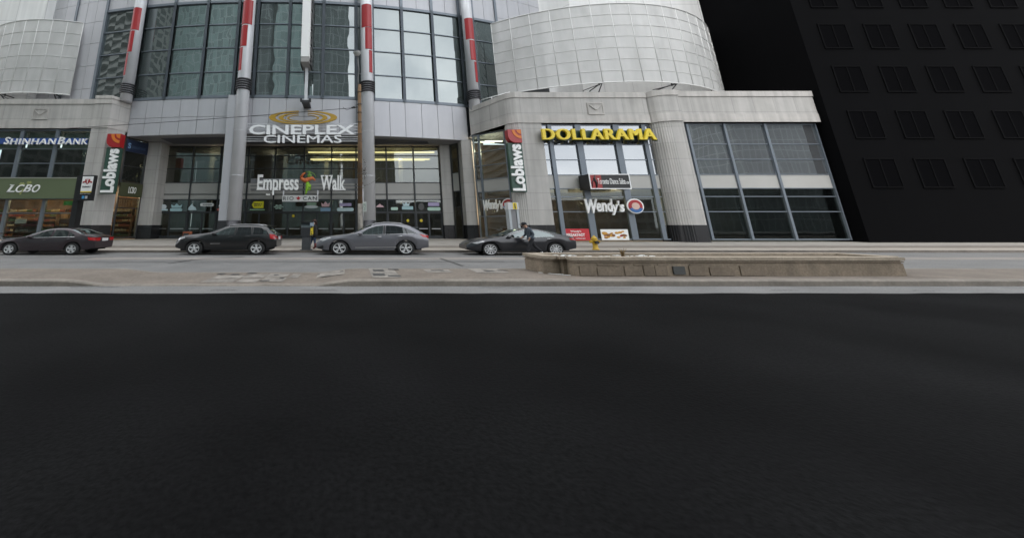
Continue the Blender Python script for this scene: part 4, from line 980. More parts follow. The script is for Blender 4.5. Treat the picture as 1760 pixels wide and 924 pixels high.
    for a in ax:      # wheels: near and far
        for sd in (1, -1):
            cy = Y+HW-sd*(HW-.13); cx = x0+a*s; q = -sd
            w_ = bpy.data.objects.new('wheel', None); C.objects.link(w_); w_.parent = t; w_.location = Vector((cx, cy, rw))-ORG[t.name]; ORG[w_.name] = Vector((cx, cy, rw)); ws = s*.96
            b = MB(); b.lathe((cx, cy, rw), [(rw*.66, -.1), (rw*.93, -.105), (rw, -.07), (rw, .07), (rw*.93, .105), (rw*.66, .1)], 28, axis='y', sx=ws, cap=False); b.build('tyre', rubber, w_)
            b = MB(); rr = rw*cfg.get('rim', .70)
            b.lathe((cx, cy+q*.04, rw), [(rr, 0), (rr*.97, q*.02)], 28, 1, axis='y', sx=ws)
            b.lathe((cx, cy+q*.108, rw), [(rr, 0), (rr*.90, 0), (rr*.90, -q*.03), (rr, -q*.03), (rr, 0)], 28, 0, axis='y', sx=ws, cap=False)
            b.lathe((cx, cy+q*.09, rw), [(rr*.22, -q*.03), (rr*.22, q*.015), (.001, q*.02)], 14, 0, axis='y', sx=ws)
            ns = cfg['spokes']; sw = cfg.get('spw', .16)
            for k in range(ns):
                an = 2*math.pi*(k+.25)/ns
                for off in (cfg.get('twin', (0,))):
                    def sp(r_, tt, d): 
                        c_, s_ = math.cos(an+off*.4), math.sin(an+off*.4); return (cx+(r_*c_-tt*s_)*ws, cy+q*d, rw+r_*s_+tt*c_)
                    h1, h2 = rr*sw*.6, rr*sw
                    b.add([sp(rr*.15,-h1,.1), sp(rr*.93,-h2,.1), sp(rr*.93,h2,.1), sp(rr*.15,h1,.1), sp(rr*.15,-h1,.06), sp(rr*.93,-h2,.06), sp(rr*.93,h2,.06), sp(rr*.15,h1,.06)], [(0,1,2,3),(7,6,5,4),(0,4,5,1),(1,5,6,2),(2,6,7,3),(3,7,4,0)])
            b.build('rim', [rim, rimd], w_)
    return t
def paintm(name, col, metal=.3, rough=.28): return mat(name, col, rough, metal, coat=.45)
yc = 19.6
gx = lambda px: G(px, 437.8).x/G(px, 437.8).y*19.7
make_car('sedan', 'dark plum sedan parked at the far left with silver wheels', gx(14.8), gx(122), yc, dict(L=4.65, fo=.95, wb=2.73, r=.325, rim=.66, spokes=5, spw=.24,
    top=[(0,.52),(.04,.66),(.2,.76),(.7,.86),(1.25,.95),(1.45,.985),(1.95,1.27),(2.3,1.41),(2.75,1.47),(3.25,1.455),(3.6,1.37),(4.0,1.17),(4.3,1.06),(4.5,1.03),(4.6,.99),(4.65,.95)],
    belt=[(0,.5),(.3,.68),(1.2,.84),(1.6,.90),(3.6,.965),(4.3,.97),(4.65,.9)], ws=(1.5, 2.22), rs=(3.5, 4.12),
    win=[[(1.72,.935),(2.18,1.22),(2.52,1.345),(2.66,1.345),(2.62,.95)], [(2.74,.955),(2.76,1.35),(3.1,1.34),(3.36,1.27),(3.42,.97)], [(3.48,.975),(3.43,1.24),(3.66,1.10),(3.74,.985)]],
    trim=[[(1.65,.92),(2.6,.945),(3.74,.975)]], gaps=[[(1.45,.9),(1.5,.5),(1.55,.26)], [(2.68,.94),(2.66,.5),(2.62,.26)], [(3.5,.97),(3.42,.7),(3.2,.5)]],
    handles=[(2.5,.82),(3.55,.86)], mirror=(1.78,.96), head=[[(.1,.62),(.5,.80),(.55,.72),(.2,.58)]], tail=[[(4.30,.95),(4.62,.93),(4.63,.76),(4.38,.80)]], rear=(.93, .76),
    mould=([(1.6,.5),(1.6,.535),(3.1,.55),(3.1,.515)], mat('plum_moulding', (.028, .022, .026), .4))), paintm('plum_paint', (.036, .025, .030)))
make_car('suv', 'black suv with silver roof rails parked left of the parking machine', gx(333), gx(440.2), yc, dict(L=4.33, fo=.86, wb=2.635, r=.36, rim=.66, spokes=5, spw=.22, sill=.30,
    top=[(0,.62),(.03,.86),(.12,.99),(.5,1.10),(1.1,1.17),(1.35,1.20),(1.8,1.43),(2.05,1.56),(2.4,1.62),(3.0,1.645),(3.6,1.62),(3.85,1.58),(4.06,1.36),(4.22,1.16),(4.29,1.10),(4.33,1.06)],
    belt=[(0,.6),(.2,.85),(1.2,1.0),(1.5,1.04),(3.9,1.10),(4.33,.98)], ws=(1.42, 2.02), rs=(3.92, 4.25),
    win=[[(1.62,1.075),(2.02,1.37),(2.3,1.485),(2.52,1.5),(2.5,1.09)], [(2.6,1.09),(2.62,1.505),(3.2,1.505),(3.22,1.105)], [(3.3,1.105),(3.29,1.5),(3.62,1.47),(3.9,1.27),(3.98,1.13)]], priv=1, pillars=[[(2.51,1.09),(2.53,1.5),(2.61,1.503),(2.59,1.09)], [(3.23,1.105),(3.21,1.505),(3.28,1.5),(3.29,1.105)]],
    trim=[], gaps=[[(1.42,1.02),(1.42,.6),(1.5,.34)], [(2.55,1.08),(2.55,.34)], [(3.25,1.09),(3.25,.8),(3.05,.55)]],
    handles=[(2.38,.98),(3.1,1.0)], mirror=(1.66,1.12), mir_black=1, head=[[(.06,.9),(.4,1.0),(.42,.9),(.1,.8)]], tail=[[(4.02,1.14),(4.26,1.08),(4.28,.84),(4.06,.88)]], rear=(1.02, .84),
    rail=(2.2, 3.7), clad=[[(1.35,.305),(1.35,.40),(3.0,.40),(3.0,.305)]], spoiler=(3.8, 1.58), mould=([(1.55,.60),(1.55,.63),(1.95,.635),(1.95,.61)], chrome)), paintm('black_paint', (.006, .006, .007), .0))
make_car('crossover', 'grey metallic crossover with chrome sill strip parked in the middle', gx(583.2), gx(697.8), yc, dict(L=4.66, fo=.96, wb=2.74, r=.37, rim=.72, spokes=5, spw=.09, twin=(-.4, .4), sill=.27,
    top=[(0,.6),(.05,.8),(.2,.92),(.7,1.03),(1.25,1.11),(1.5,1.17),(2.05,1.52),(2.4,1.68),(2.85,1.75),(3.35,1.735),(3.85,1.63),(4.2,1.43),(4.45,1.2),(4.6,1.1),(4.66,1.07)],
    belt=[(0,.6),(.3,.85),(1.3,1.02),(1.7,1.07),(3.6,1.12),(4.3,1.12),(4.66,.95)], ws=(1.58, 2.3), rs=(3.98, 4.45),
    win=[[(1.78,1.095),(2.15,1.40),(2.5,1.55),(2.8,1.59),(2.76,1.115)], [(2.88,1.115),(2.9,1.595),(3.3,1.575),(3.66,1.485),(3.76,1.14)], [(3.8,1.145),(3.72,1.45),(3.9,1.36),(4.2,1.16)]], priv=1, pillars=[[(2.77,1.115),(2.81,1.59),(2.9,1.595),(2.87,1.115)], [(3.76,1.14),(3.67,1.48),(3.72,1.45),(3.8,1.145)]],
    trim=[[(1.7,1.075),(2.8,1.10),(3.8,1.14),(4.22,1.16)]], gaps=[[(1.6,1.05),(1.58,.7),(1.66,.32)], [(2.82,1.11),(2.8,.32)], [(3.78,1.11),(3.76,.98)]],
    handles=[(2.62,.98),(3.5,1.01)], mirror=(1.82,1.13), head=[[(.12,.84),(.55,1.0),(.62,.9),(.25,.74)]], tail=[[(4.28,1.13),(4.6,1.07),(4.62,.93),(4.42,.97)]], rear=(1.05, .88),
    rail=(2.35, 3.7), mould=([(1.6,.38),(1.6,.43),(3.3,.45),(3.3,.40)], chrome), handle_m=chrome, grille=[(.04,.42),(.3,.52),(.3,.34),(.06,.34)], spoiler=(4.0, 1.52)), paintm('grey_paint', (.14, .14, .155), .4))
make_car('sedan', 'charcoal sedan with chrome window trim parked on the right, half behind the planter', gx(840), gx(951.3), 19.35, dict(L=4.50, fo=.93, wb=2.67, r=.325, rim=.78, spokes=10, spw=.10,
    top=[(0,.5),(.04,.62),(.25,.74),(.8,.88),(1.2,.95),(1.4,.99),(1.95,1.27),(2.3,1.40),(2.65,1.445),(3.05,1.425),(3.5,1.29),(3.95,1.09),(4.25,1.04),(4.38,1.02),(4.46,.98),(4.5,.95)],
    belt=[(0,.48),(.3,.66),(1.2,.86),(1.6,.91),(3.6,.99),(4.2,.98),(4.5,.88)], ws=(1.46, 2.2), rs=(3.3, 3.95),
    win=[[(1.66,.94),(2.1,1.2),(2.42,1.315),(2.6,1.325),(2.58,.965)], [(2.68,.965),(2.7,1.325),(3.0,1.31),(3.4,1.18),(3.62,1.03),(3.6,.995)]],
    trim=[[(1.55,.92),(1.7,1.0),(2.08,1.22),(2.42,1.335),(2.7,1.345),(3.0,1.33),(3.42,1.20),(3.66,1.04),(3.62,.985),(2.6,.95),(1.66,.93)]], gaps=[[(1.42,.88),(1.4,.55),(1.5,.27)], [(2.62,.95),(2.6,.27)], [(3.5,.98),(3.4,.7),(3.15,.5)]],
    handles=[(2.36,.86),(3.36,.88)], mirror=(1.72,.96), head=[[(.22,.66),(.62,.80),(.72,.74),(.4,.62)]], tail=[[(4.2,.92),(4.46,.91),(4.47,.80),(4.26,.82)]], rear=(.93, .78), handle_m=chrome), paintm('charcoal_paint', (.014, .0145, .018), .1))
# ------------------------------------------------------------------ street furniture
# planter on the median
stn = mat('planter_concrete', (.25, .198, .145), .85, var=.22, vs=2.0, fine=.2, bs=16, streak=.2, bump=.1)
t = thing('planter', (8.4, 11.6, .15), 'long stepped concrete planter with bare soil on the median', 'planter')
PX = 17.0
outer = [(6.0, 12.35), (6.0, 11.12), (6.5, 11.12), (6.5, 10.96), (6.62, 10.96), (6.62, 10.6), (PX-.6, 10.6), (PX-.6, 11.1), (PX, 11.1), (PX, 12.35), (PX-.6, 12.35), (PX-.6, 12.48), (6.6, 12.48), (6.6, 12.35)]
def grow(P, d): cx, cy = 11.5, 11.55; return [(x+(d if x > cx else -d), y+(d if y > cy else -d)) for x, y in P]
b = MB(); b.prism(grow(outer, -.03), .12, .50); b.prism(grow(outer, -.05), .50, .53); b.prism(grow(outer, -.012), .53, .565); b.prism(grow(outer, -.05), .565, .585); b.build('wall', stn, t)
capo = grow(outer, .012)
b = MB()
b.box(5.99, 6.45, 11.1, 12.36, .585, .675); b.box(6.45, PX+.01, 12.14, 12.49, .585, .672); b.box(6.45, 6.61, 10.95, 11.42, .585, .668); b.box(6.61, PX-.59, 10.588, 10.93, .585, .675); b.box(PX-.45, PX+.01, 11.09, 12.14, .585, .669)
b.build('coping', mat('planter_coping', (.33, .275, .21), .85, var=.2, vs=2.5, fine=.2, bs=18), t)
b = MB(); b.box(6.4, PX-.4, 10.9, 12.2, .585, .61); b.build('soil', mat('dry_soil', (.16, .12, .08), .95, var=.4, vs=5, fine=.4, bs=30, bump=.5), t)
for x0, x1, z0, z1 in ((6.78, 7.2, .17, .44), (7.3, 8.0, .17, .40), (8.1, 8.6, .17, .42), (8.66, 8.98, .17, .46), (9.0, 9.35, .17, .44), (10.0, 10.45, .17, .44), (10.6, 11.3, .17, .4), (11.5, 12.2, .17, .44), (7.32, 7.95, .455, .485), (8.4, 8.9, .455, .485), (9.1, 9.4, .455, .485), (10.05, 10.4, .455, .485)):
    b = MB(); b.box(x0, x1, 10.605, 10.645, z0, z1); b.build('relief_panel', mat('planter_relief', (.215, .17, .125), .85, var=.25, vs=2.5, fine=.2, bs=16), t)
b = MB(); b.box(9.52, 9.86, 10.59, 10.66, .20, .42); b.build('vent_plate', mat('vent_plate', (.06, .062, .06), .6), t)
b = MB()
for i in range(60):
    x = random.uniform(6.7, 10.3); y = random.uniform(11.0, 12.1); b.ball((x, y, .612), random.uniform(.02, .075), 6, sc=(1.8, 1, .4))
for i in range(26):
    q = i/26; x = 6.0+q*.55; b.ball((5.96+q*.62+random.uniform(-.03, .03), 11.0-q*.25+(1-q)*.35, .155), .035, 6, sc=(1.4, 1.2, .35))
struct(b.build('old_snow', snow), 'stuff')
def weed(x, y, z, h, n, label):
    b = MB()
    for i in range(n):
        a = random.uniform(0, 6.28); l = h*random.uniform(.4, 1); q = random.uniform(.1, .6)*l
        b.tube([(x+random.uniform(-.05, .05), y+random.uniform(-.05, .05), z), (x+q*.4*math.cos(a), y+q*.4*math.sin(a), z+l*.6), (x+q*math.cos(a), y+q*math.sin(a), z+l)], [.008, .006, .003], 4)
    return tag(b.build('dry_plant', mat('dry_straw', (.20, .13, .055), .9)), label, 'plant')
weed(8.72, 11.4, .6, .30, 40, 'dry straw coloured tuft growing in the planter')
p = G(1109, 421.5, .15)

# hydrant
def hydrant(x, y, z):
    t = thing('fire_hydrant', (x, y, z), 'yellow fire hydrant on the pavement by the red poster', 'hydrant'); ym = mat('hydrant_yellow', (.50, .31, .015), .5, var=.25, vs=8)
    b = MB(); b.lathe((x, y, z), [(.17, 0), (.17, .05), (.125, .07), (.115, .3), (.125, .52), (.155, .54), (.155, .585), (.12, .6)], 18, sx=1.25); b.build('barrel', ym, t)
    b = MB(); b.lathe((x, y, z), [(.145, .6), (.14, .68), (.10, .76), (.045, .80), (.04, .86), (.0, .86)], 18, sx=1.25); b.build('bonnet', ym, t)
    for sx in (-1, 1):
        b = MB(); b.tube([(x+.1*sx, y, z+.48), (x+.27*sx, y, z+.48)], .062, 10); b.tube([(x+.23*sx, y, z+.48), (x+.29*sx, y, z+.48)], .078, 8); b.build('nozzle', ym, t)
    b = MB(); b.tube([(x, y-.08, z+.45), (x, y-.22, z+.45)], .09, 12); b.tube([(x, y-.2, z+.45), (x, y-.26, z+.45)], .105, 8); b.build('nozzle_cap', black, t)
h = G(1022.5, 430, .13); hydrant(W(1022.5, 418, 21.95).x, 21.95, .13)

# parking machine
def machine(x, y):
    t = thing('parking_machine', (x, y, .13), 'dark grey parking ticket machine with a yellow stripe on its side', 'machine'); g = mat('machine_grey', (.02, .022, .025), .5)
    b = MB(); b.box(x-.36, x+.36, y-.24, y+.24, .13, .17); b.box(x-.28, x+.24, y-.17, y+.17, .17, .93); b.build('pedestal', mat('pedestal_grey', (.055, .058, .062), .5), t)
    b = MB(); b.plate([(x-.36, y-.22, .93), (x-.36, y+.22, .93), (x-.36, y+.22, 1.75), (x-.36, y-.06, 1.75), (x-.36, y-.22, 1.45)], (.72, 0, 0)); b.build('cabinet', g, t)
    b = MB(); b.plate([(x-.33, y-.205, 1.46), (x-.33, y-.06, 1.73), (x+.33, y-.06, 1.73), (x+.33, y-.205, 1.46)], (0, -.015, .01)); b.build('screen', mat('machine_screen', (.06, .075, .08), .15), t)
    b = MB(); b.box(x-.4, x+.4, y-.26, y+.26, 1.76, 1.83); b.build('hood', black, t)
    b = MB(); b.box(x+.361, x+.375, y-.2, y+.1, 1.05, 1.5); b.box(x+.24, x+.36, y-.226, y-.221, 1.02, 1.44); b.build('stripe', yel, t)
    b = MB(); b.box(x+.27, x+.34, y-.232, y-.227, 1.05, 1.13); b.box(x+.27, x+.34, y-.232, y-.227, 1.2, 1.24); b.build('decal', black, t)
    b = MB(); b.box(x+.2, x+.44, y-.25, y-.2, 1.55, 1.8); b.build('reflector', mat('pale_blue_plate', (.28, .34, .4), .3), t)
m_ = G(525, 430.5, .13); machine(m_.x, 21.8)

# wooden pole with lamp, sign and cables
Yq = 22.1; p = W(619.5, 385, Yq)
wood = mat('pole_wood', (.19, .115, .06), .9, var=.35, vs=2, streak=.3, obj=False); woodp = mat('pole_wrap', (.36, .33, .29), .9, var=.5, vs=3, streak=.3)
t = thing('utility_pole', (p.x, Yq, .13), 'weathered wooden utility pole with a globe lamp behind the grey crossover', 'pole')
zt = W(617.5, 146, Yq).z
b = MB(); zm = W(620, 350, Yq).z; b.tube([(p.x, Yq, .1), (p.x, Yq, zm)], [.165, .16], 14); b.build('lower_shaft', woodp, t)
b = MB(); b.tube([(p.x, Yq, zm), (p.x, Yq, zt)], [.16, .12], 14); b.build('shaft', wood, t)
l = W(613.7, 92, Yq-.3)
b = MB(); b.tube([(p.x-.05, Yq, zt-.8), (p.x-.1, Yq-.05, zt+.4), (l.x+.12, Yq-.1, l.z-1.2), (l.x+.02, Yq-.3, l.z-.1)], .05, 8); b.build('lamp_arm', mat('grey_pipe', (.12, .12, .12), .5, .5), t)
b = MB(); b.lathe((l.x, Yq-.3, l.z), [(.06, -.22), (.2, -.1), (.27, .02), (.27, .06)], 16); b.build('lamp_bowl', mat('lamp_bowl', (.4, .4, .38), .3), t)
b = MB(); b.lathe((l.x, Yq-.3, l.z), [(.28, .06), (.25, .12), (.1, .17), (.0, .18)], 16); b.build('lamp_cap', ringm, t)
z = zm+.5
while z < zt-.1: b = MB(); b.lathe((p.x, Yq, z), [(.165, 0), (.165, .025)], 12); b.build('metal_band', ringm, t); z += random.uniform(.5, .9)
b = MB(); b.tube([(p.x+.17, Yq-.05, .2), (p.x+.17, Yq-.05, zm+1.2)], .03, 6); b.build('conduit', steel, t)
b = MB()
for i in range(160):
    a = random.uniform(0, 6.28); zc = W(622, 296, Yq).z+random.gauss(0, .35); r_ = random.uniform(.15, .32)
    q = Vector((p.x+.1+r_*math.cos(a), Yq+r_*math.sin(a), zc)); d = Vector((random.uniform(-1, 1), random.uniform(-1, 1), random.uniform(-1, .4))).normalized()*.09
    b.add([q, q+d, q+d*.6+Vector((.03, 0, .05))], [(0,1,2)])
tag(b.build('vine_clump', mat('dead_vine', (.05, .045, .03), .9)), 'dark dead vine clump clinging to the wooden pole', 'plant')
a, c, zb, zt2 = rect(623.5, 347, 630, 363.5, Yq-.25)
s_ = thing('street_sign', ((a+c)/2, Yq-.25, zb), 'narrow white upright sign on the wooden pole', 'sign')
b = MB(); b.box(a, c, Yq-.25, Yq-.22, zb, zt2); b.build('plate', mat('sign_pale', (.52, .54, .50), .5), s_)
b = MB(); text(b, 'NOR', (c-(c-a)*.15, Yq-.265, zb+.08), (0, 0, zt2-zb-.16), (-(c-a)*.7, 0, 0), (0, .015, 0), bold=.0); b.build('lettering', mat('sign_green', (.12, .2, .15), .5), s_)
def cable(name, A, B, sag, label, r=.02):
    b = MB(); A, B = Vector(A), Vector(B); b.tube([A.lerp(B, i/16)-Vector((0, 0, sag*4*(i/16)*(1-i/16))) for i in range(17)], r, 5); return tag(b.build(name, black), label, 'cable')
cable('overhead_cable', W(612, 185, Yq), W(-120, 233, 23), .15, 'thin black cable running left from the wooden pole')
cable('stay_wire', (p.x, Yq, W(620, 322, Yq).z), W(652, 305, 30.2), .1, 'thin wire from the pole to the right silver column', .014)
b = MB(); q = W(608.5, 184.5, Yq-.1); b.ball(q, .09, 8); b.ball((q.x-.12, q.y, q.z-.03), .07, 8); b.tube([q, (p.x, Yq, q.z+.05)], .03, 6); b.tube([q, (q.x-.5, q.y, q.z-.2), (q.x-.75, q.y, q.z+.0)], .015, 5)
tag(b.build('cable_bracket', black), 'small black cable clamp on the upper wooden pole', 'bracket')

# information pillar
Yi = 23.6; a, c, zb, zt = rect(876, 348, 890.5, 360, Yi)
t = thing('info_pillar', ((a+c)/2, Yi, .15), 'pale grey information pillar topped by a yellow panel, behind the charcoal sedan', 'pillar')
xa = W(873, 348, Yi).x; xb = W(890, 348, Yi).x
b = MB(); b.box(xa, xa+.14, Yi, Yi+.5, .15, zt); b.box(xb-.14, xb, Yi, Yi+.5, .15, zt); b.build('frame', mat('pillar_grey', (.42, .45, .47), .4, .2), t)
b = MB(); b.box(xa+.14, xb-.14, Yi+.06, Yi+.4, .3, zb); b.build('panel', mat('pillar_panel', (.22, .22, .23), .3), t)
b = MB(); b.box(xa-.02, xb+.02, Yi-.03, Yi+.53, zb, zt); b.build('head', mat('pillar_head', (.55, .55, .56), .4), t)
b = MB(); cx = (xa+xb)/2; zc = (zb+zt)/2; b.box(cx-.04, cx+.22, Yi-.045, Yi-.03, zb+.02, zt-.02); b.build('yellow_square', yel, t)
b = MB(); text(b, 'i', (cx+.06, Yi-.06, zb+.06), (.07, 0, 0), (0, 0, zt-zb-.12), (0, .015, 0), bold=.03); b.build('lettering', black, t)

# bicycle locked behind the plum sedan, newspaper box
def bicycle(x, y, z, label):
    t = thing('bicycle', (x, y, z), label, 'bicycle')
    for dx in (-.68, .68):
        w_ = bpy.data.objects.new('wheel', None); C.objects.link(w_); w_.parent = t; w_.location = (dx, 0, .34); ORG[w_.name] = Vector((x+dx, y, z+.34))
        b = MB(); b.tube([(x+dx+.34*1.15*math.cos(2*math.pi*i/24), y, z+.34+.34*math.sin(2*math.pi*i/24)) for i in range(25)], .022, 6); b.build('tyre', rubber, w_)
        b = MB()
        for k in range(8): an = math.pi*k/8; b.tube([(x+dx-.33*1.15*math.cos(an), y, z+.34-.33*math.sin(an)), (x+dx+.33*1.15*math.cos(an), y, z+.34+.33*math.sin(an))], .004, 4)
        b.build('spokes', steel, w_)
    fr = mat('bike_frame', (.22, .23, .24), .35, .4); b = MB()
    for P in (((-.68,.34),(-.45,.9)), ((-.45,.85),(.18,.85)), ((-.43,.78),(-.02,.32)), ((-.02,.32),(.22,.95)), ((-.02,.32),(.68,.34)), ((.68,.34),(.18,.85))): b.tube([(x+P[0][0], y, z+P[0][1]), (x+P[1][0], y, z+P[1][1])], .022, 6)
    b.build('frame', fr, t)
    b = MB(); b.tube([(x-.45, y, z+.9), (x-.48, y, z+1.0), (x-.62, y-.1, z+1.02), (x-.55, y-.25, z+1.0)], .016, 6); b.tube([(x-.48, y, z+1.0), (x-.62, y+.1, z+1.02), (x-.55, y+.25, z+1.0)], .016, 6); b.build('handlebar', fr, t)
    b = MB(); b.ball((x+.24, y, z+.97), .14, 10, sc=(1.2, .6, .3)); b.build('saddle', black, t)
q = G(30, 425, .15); bicycle(q.x, 22.4, .14, 'grey bicycle standing behind the hood of the plum sedan')
q = W(322, 404, 23)
t = thing('newspaper_box', (q.x, 23, .15), 'small orange brown newspaper box behind the black suv', 'box')
b = MB(); b.box(q.x-.22, q.x+.22, 22.8, 23.2, .45, 1.2); b.build('cabinet', mat('box_orange', (.24, .07, .03), .5), t)
b = MB(); b.box(q.x-.05, q.x+.05, 22.95, 23.05, .15, .45); b.box(q.x-.2, q.x+.2, 22.82, 23.18, .15, .19); b.build('stand', black, t)
b = MB(); b.box(q.x-.17, q.x+.17, 22.785, 22.8, .8, 1.1); b.build('window', mat('box_window', (.05, .05, .05), .1), t)

# shelves and lamps inside the left shop
shm = mat('shelf_wood', (.16, .09, .05), .7)
botm = [mat('bottle_'+n, c, .25) for n, c in (('green', (.03, .10, .03)), ('amber', (.22, .09, .02)), ('red', (.22, .03, .03)), ('clear', (.38, .36, .30)), ('cream', (.45, .38, .22)))]
def shelf(x0, x1, y, hgt, label):
    t = thing('display_shelf', ((x0+x1)/2, y, .3), label, 'shelf', 'bottle shelves in the left shop')
    b = MB(); b.box(x0, x0+.06, y, y+.5, .3, hgt); b.box(x1-.06, x1, y, y+.5, .3, hgt); b.box(x0+.06, x1-.06, y+.44, y+.5, .3, hgt)
    bb = MB(); z = .5
    while z < hgt-.2:
        b.box(x0+.06, x1-.06, y, y+.44, z-.04, z); x = x0+.15
        mi = random.randrange(5)
        while x < x1-.15:
            if random.random() < .2: mi = random.randrange(5)
            hb = random.uniform(.22, .32); bb.lathe((x, y+.15, z), [(.05, 0), (.05, hb*.6), (.02, hb*.75), (.02, hb)], 6, mi); x += .15
        z += .5
    b.build('frame', shm, t); struct(bb.build('bottles', botm, t), 'stuff')
shelf(-31.5, -29.2, 33.0, 2.4, 'bottle shelf at the left end of the liquor shop window'); shelf(-28.9, -27.7, 34.4, 2.7, 'narrow bottle shelf set back in the liquor shop'); shelf(-27.4, -24.6, 32.6, 2.2, 'wide bottle shelf near the left stone pier'); shelf(-22.0, -20.95, 35.4, 2.6, 'bottle shelf seen through the shaded return window')
for x0, x1, y, l in ((-39.5, -36.4, 36.9, 'tall bottle shelf at the far left of the shop back wall'), (-36.2, -33.2, 36.9, 'tall bottle shelf on the back wall behind the white notice'), (-33.0, -30.1, 36.9, 'tall bottle shelf on the back wall under the green banners'), (-29.9, -27.2, 36.9, 'tall bottle shelf on the back wall nearest the left pier'), (-25.6, -22.7, 36.4, 'tall bottle shelf deep behind the shaded return window')): shelf(x0, x1, y, 3.3, l)
for x, y, z, l in ((-30.8, 33, 4.6, 'leftmost of the warm pendant lamps in the liquor shop'), (-28.9, 32.6, 4.55, 'double warm pendant lamp near the shop centre'), (-28.3, 34, 4.4, 'warm pendant lamp hanging deep in the shop centre'), (-26.3, 32.8, 4.6, 'warm pendant lamp over the right shop bay'), (-25.2, 33.6, 4.55, 'rightmost warm pendant lamp in the liquor shop')):
    t = thing('pendant_lamp', (x, y, z), l, 'lamp', 'pendant lamps in the left shop')
    b = MB(); b.lathe((x, y, z), [(.32, 0), (.24, .1), (.06, .16)], 14); b.build('lamp_shade', lampw, t)
    b = MB(); b.tube([(x, y, z+.16), (x, y, 5.2)], .012, 5); b.build('cord', black, t)
for x0, x1, l in ((-27.15, -25.7, 'left green banner in the liquor shop'), (-25.4, -24.3, 'right green banner in the liquor shop')):
    b = MB(); b.box(x0, x1, 32.9, 32.93, 3.45, 3.85); tag(b.build('shop_banner', mat('banner_green', (.03, .22, .04), .6, emit=.15)), l, 'banner')
b = MB(); b.box(-29.9, -28.9, 31.35, 31.38, 1.75, 2.15); tag(b.build('window_notice', white), 'white paper notice taped in the liquor shop window', 'notice')
for px, py, l in ((504, 371, 'yellow door decal left of the person'), (701, 379, 'yellow decal on the left door of the right entrance'), (724, 379, 'yellow decal on the right door of the right entrance')):
    p = W(px, py, 35.9); b = MB(); b.ball(p, .15, 10, sc=(1, .12, 1)); tag(b.build('door_decal', yel), l, 'decal')

# ------------------------------------------------------------------ people: one skinned body, clothes by region
def person(label, joints, edges, regions, mats_, loc, extra=None):
    t = thing('person', loc, label, 'person')
    names = list(joints); me = bpy.data.meshes.new('body'); ob = bpy.data.objects.new('body', me); C.objects.link(ob)
    me.from_pydata([joints[n][0] for n in names], [(names.index(a), names.index(c)) for a, c in edges], [])
    ob.modifiers.new('skin', 'SKIN'); sk = me.skin_vertices[0] if me.skin_vertices else None
    if sk is None:
        bm = bmesh.new(); bm.from_mesh(me); bm.verts.layers.skin.verify(); bm.to_mesh(me); bm.free()
    for i, n in enumerate(names):
        r_ = joints[n][1]; me.skin_vertices[0].data[i].radius = r_ if isinstance(r_, tuple) else (r_, r_)
        me.skin_vertices[0].data[i].use_root = n == 'pelvis'
    sb = ob.modifiers.new('sub', 'SUBSURF'); sb.levels = 2; sb.render_levels = 2
    bpy.context.view_layer.update(); dg = bpy.context.evaluated_depsgraph_get()
    m2 = bpy.data.meshes.new_from_object(ob.evaluated_get(dg)); bpy.data.objects.remove(ob)
    for m in mats_: m2.materials.append(m)
    o = bpy.data.objects.new('body', m2); C.objects.link(o); o.parent = t; ORG[o.name] = Vector(loc)
    seg = [(Vector(joints[a][0]), Vector(joints[c][0]), regions[c]) for a, c in edges]
    for p in m2.polygons:
        c = p.center; best = None
        for a, d, rg in seg:
            tt = max(0, min(1, (c-a).dot(d-a)/max((d-a).length_squared, 1e-9))); q = (c-(a+(d-a)*tt)).length
            if best is None or q < best[0]: best = (q, rg)
        p.material_index = best[1]; p.use_smooth = True
    return t
EDG = [('pelvis','spine'),('spine','chest'),('chest','neck'),('neck','head'),('head','crown'),('chest','shL'),('shL','elL'),('elL','wrL'),('wrL','haL'),('chest','shR'),('shR','elR'),('elR','wrR'),('wrR','haR'),
       ('pelvis','hipL'),('hipL','knL'),('knL','anL'),('anL','toL'),('pelvis','hipR'),('hipR','knR'),('knR','anR'),('anR','toR')]
REG = dict(spine=1, chest=1, neck=1, head=0, crown=0, shL=1, elL=1, wrL=1, haL=0, shR=1, elR=1, wrR=1, haR=0, hipL=2, knL=2, anL=2, toL=3, hipR=2, knR=2, anR=2, toR=3)
skin = mat('skin', (.42, .25, .18), .6)
def pose(J, sx=1.2):
    rad = dict(pelvis=.15, spine=.15, chest=.17, neck=.065, head=.10, crown=.085, shL=.085, shR=.085, elL=.06, elR=.06, wrL=.045, wrR=.045, haL=.045, haR=.045, hipL=.115, hipR=.115, knL=.075, knR=.075, anL=.055, anR=.055, toL=.05, toR=.05)
    return {k: ((v[0]*sx, v[1], v[2]), (rad[k]*1.12, rad[k])) for k, v in J.items()}
def hand(mb, p, d, s=1.):
    p, d = Vector(p), Vector(d).normalized(); side = d.cross(Vector((0, 1, 0))).normalized()
    for k, l in enumerate((.075, .085, .08, .065)):
        q = p+Vector((0, (k-1.5)*.022, 0)); mb.tube([q, q+d*l*.55, q+d*l*.9+side*.03], [.011, .010, .007], 6)
    mb.tube([p-d*.03+Vector((0, -.04, 0)), p+d*.02+Vector((0, -.055, 0))+side*.02, p+d*.055+Vector((0, -.05, 0))+side*.03], [.012, .011, .008], 6)
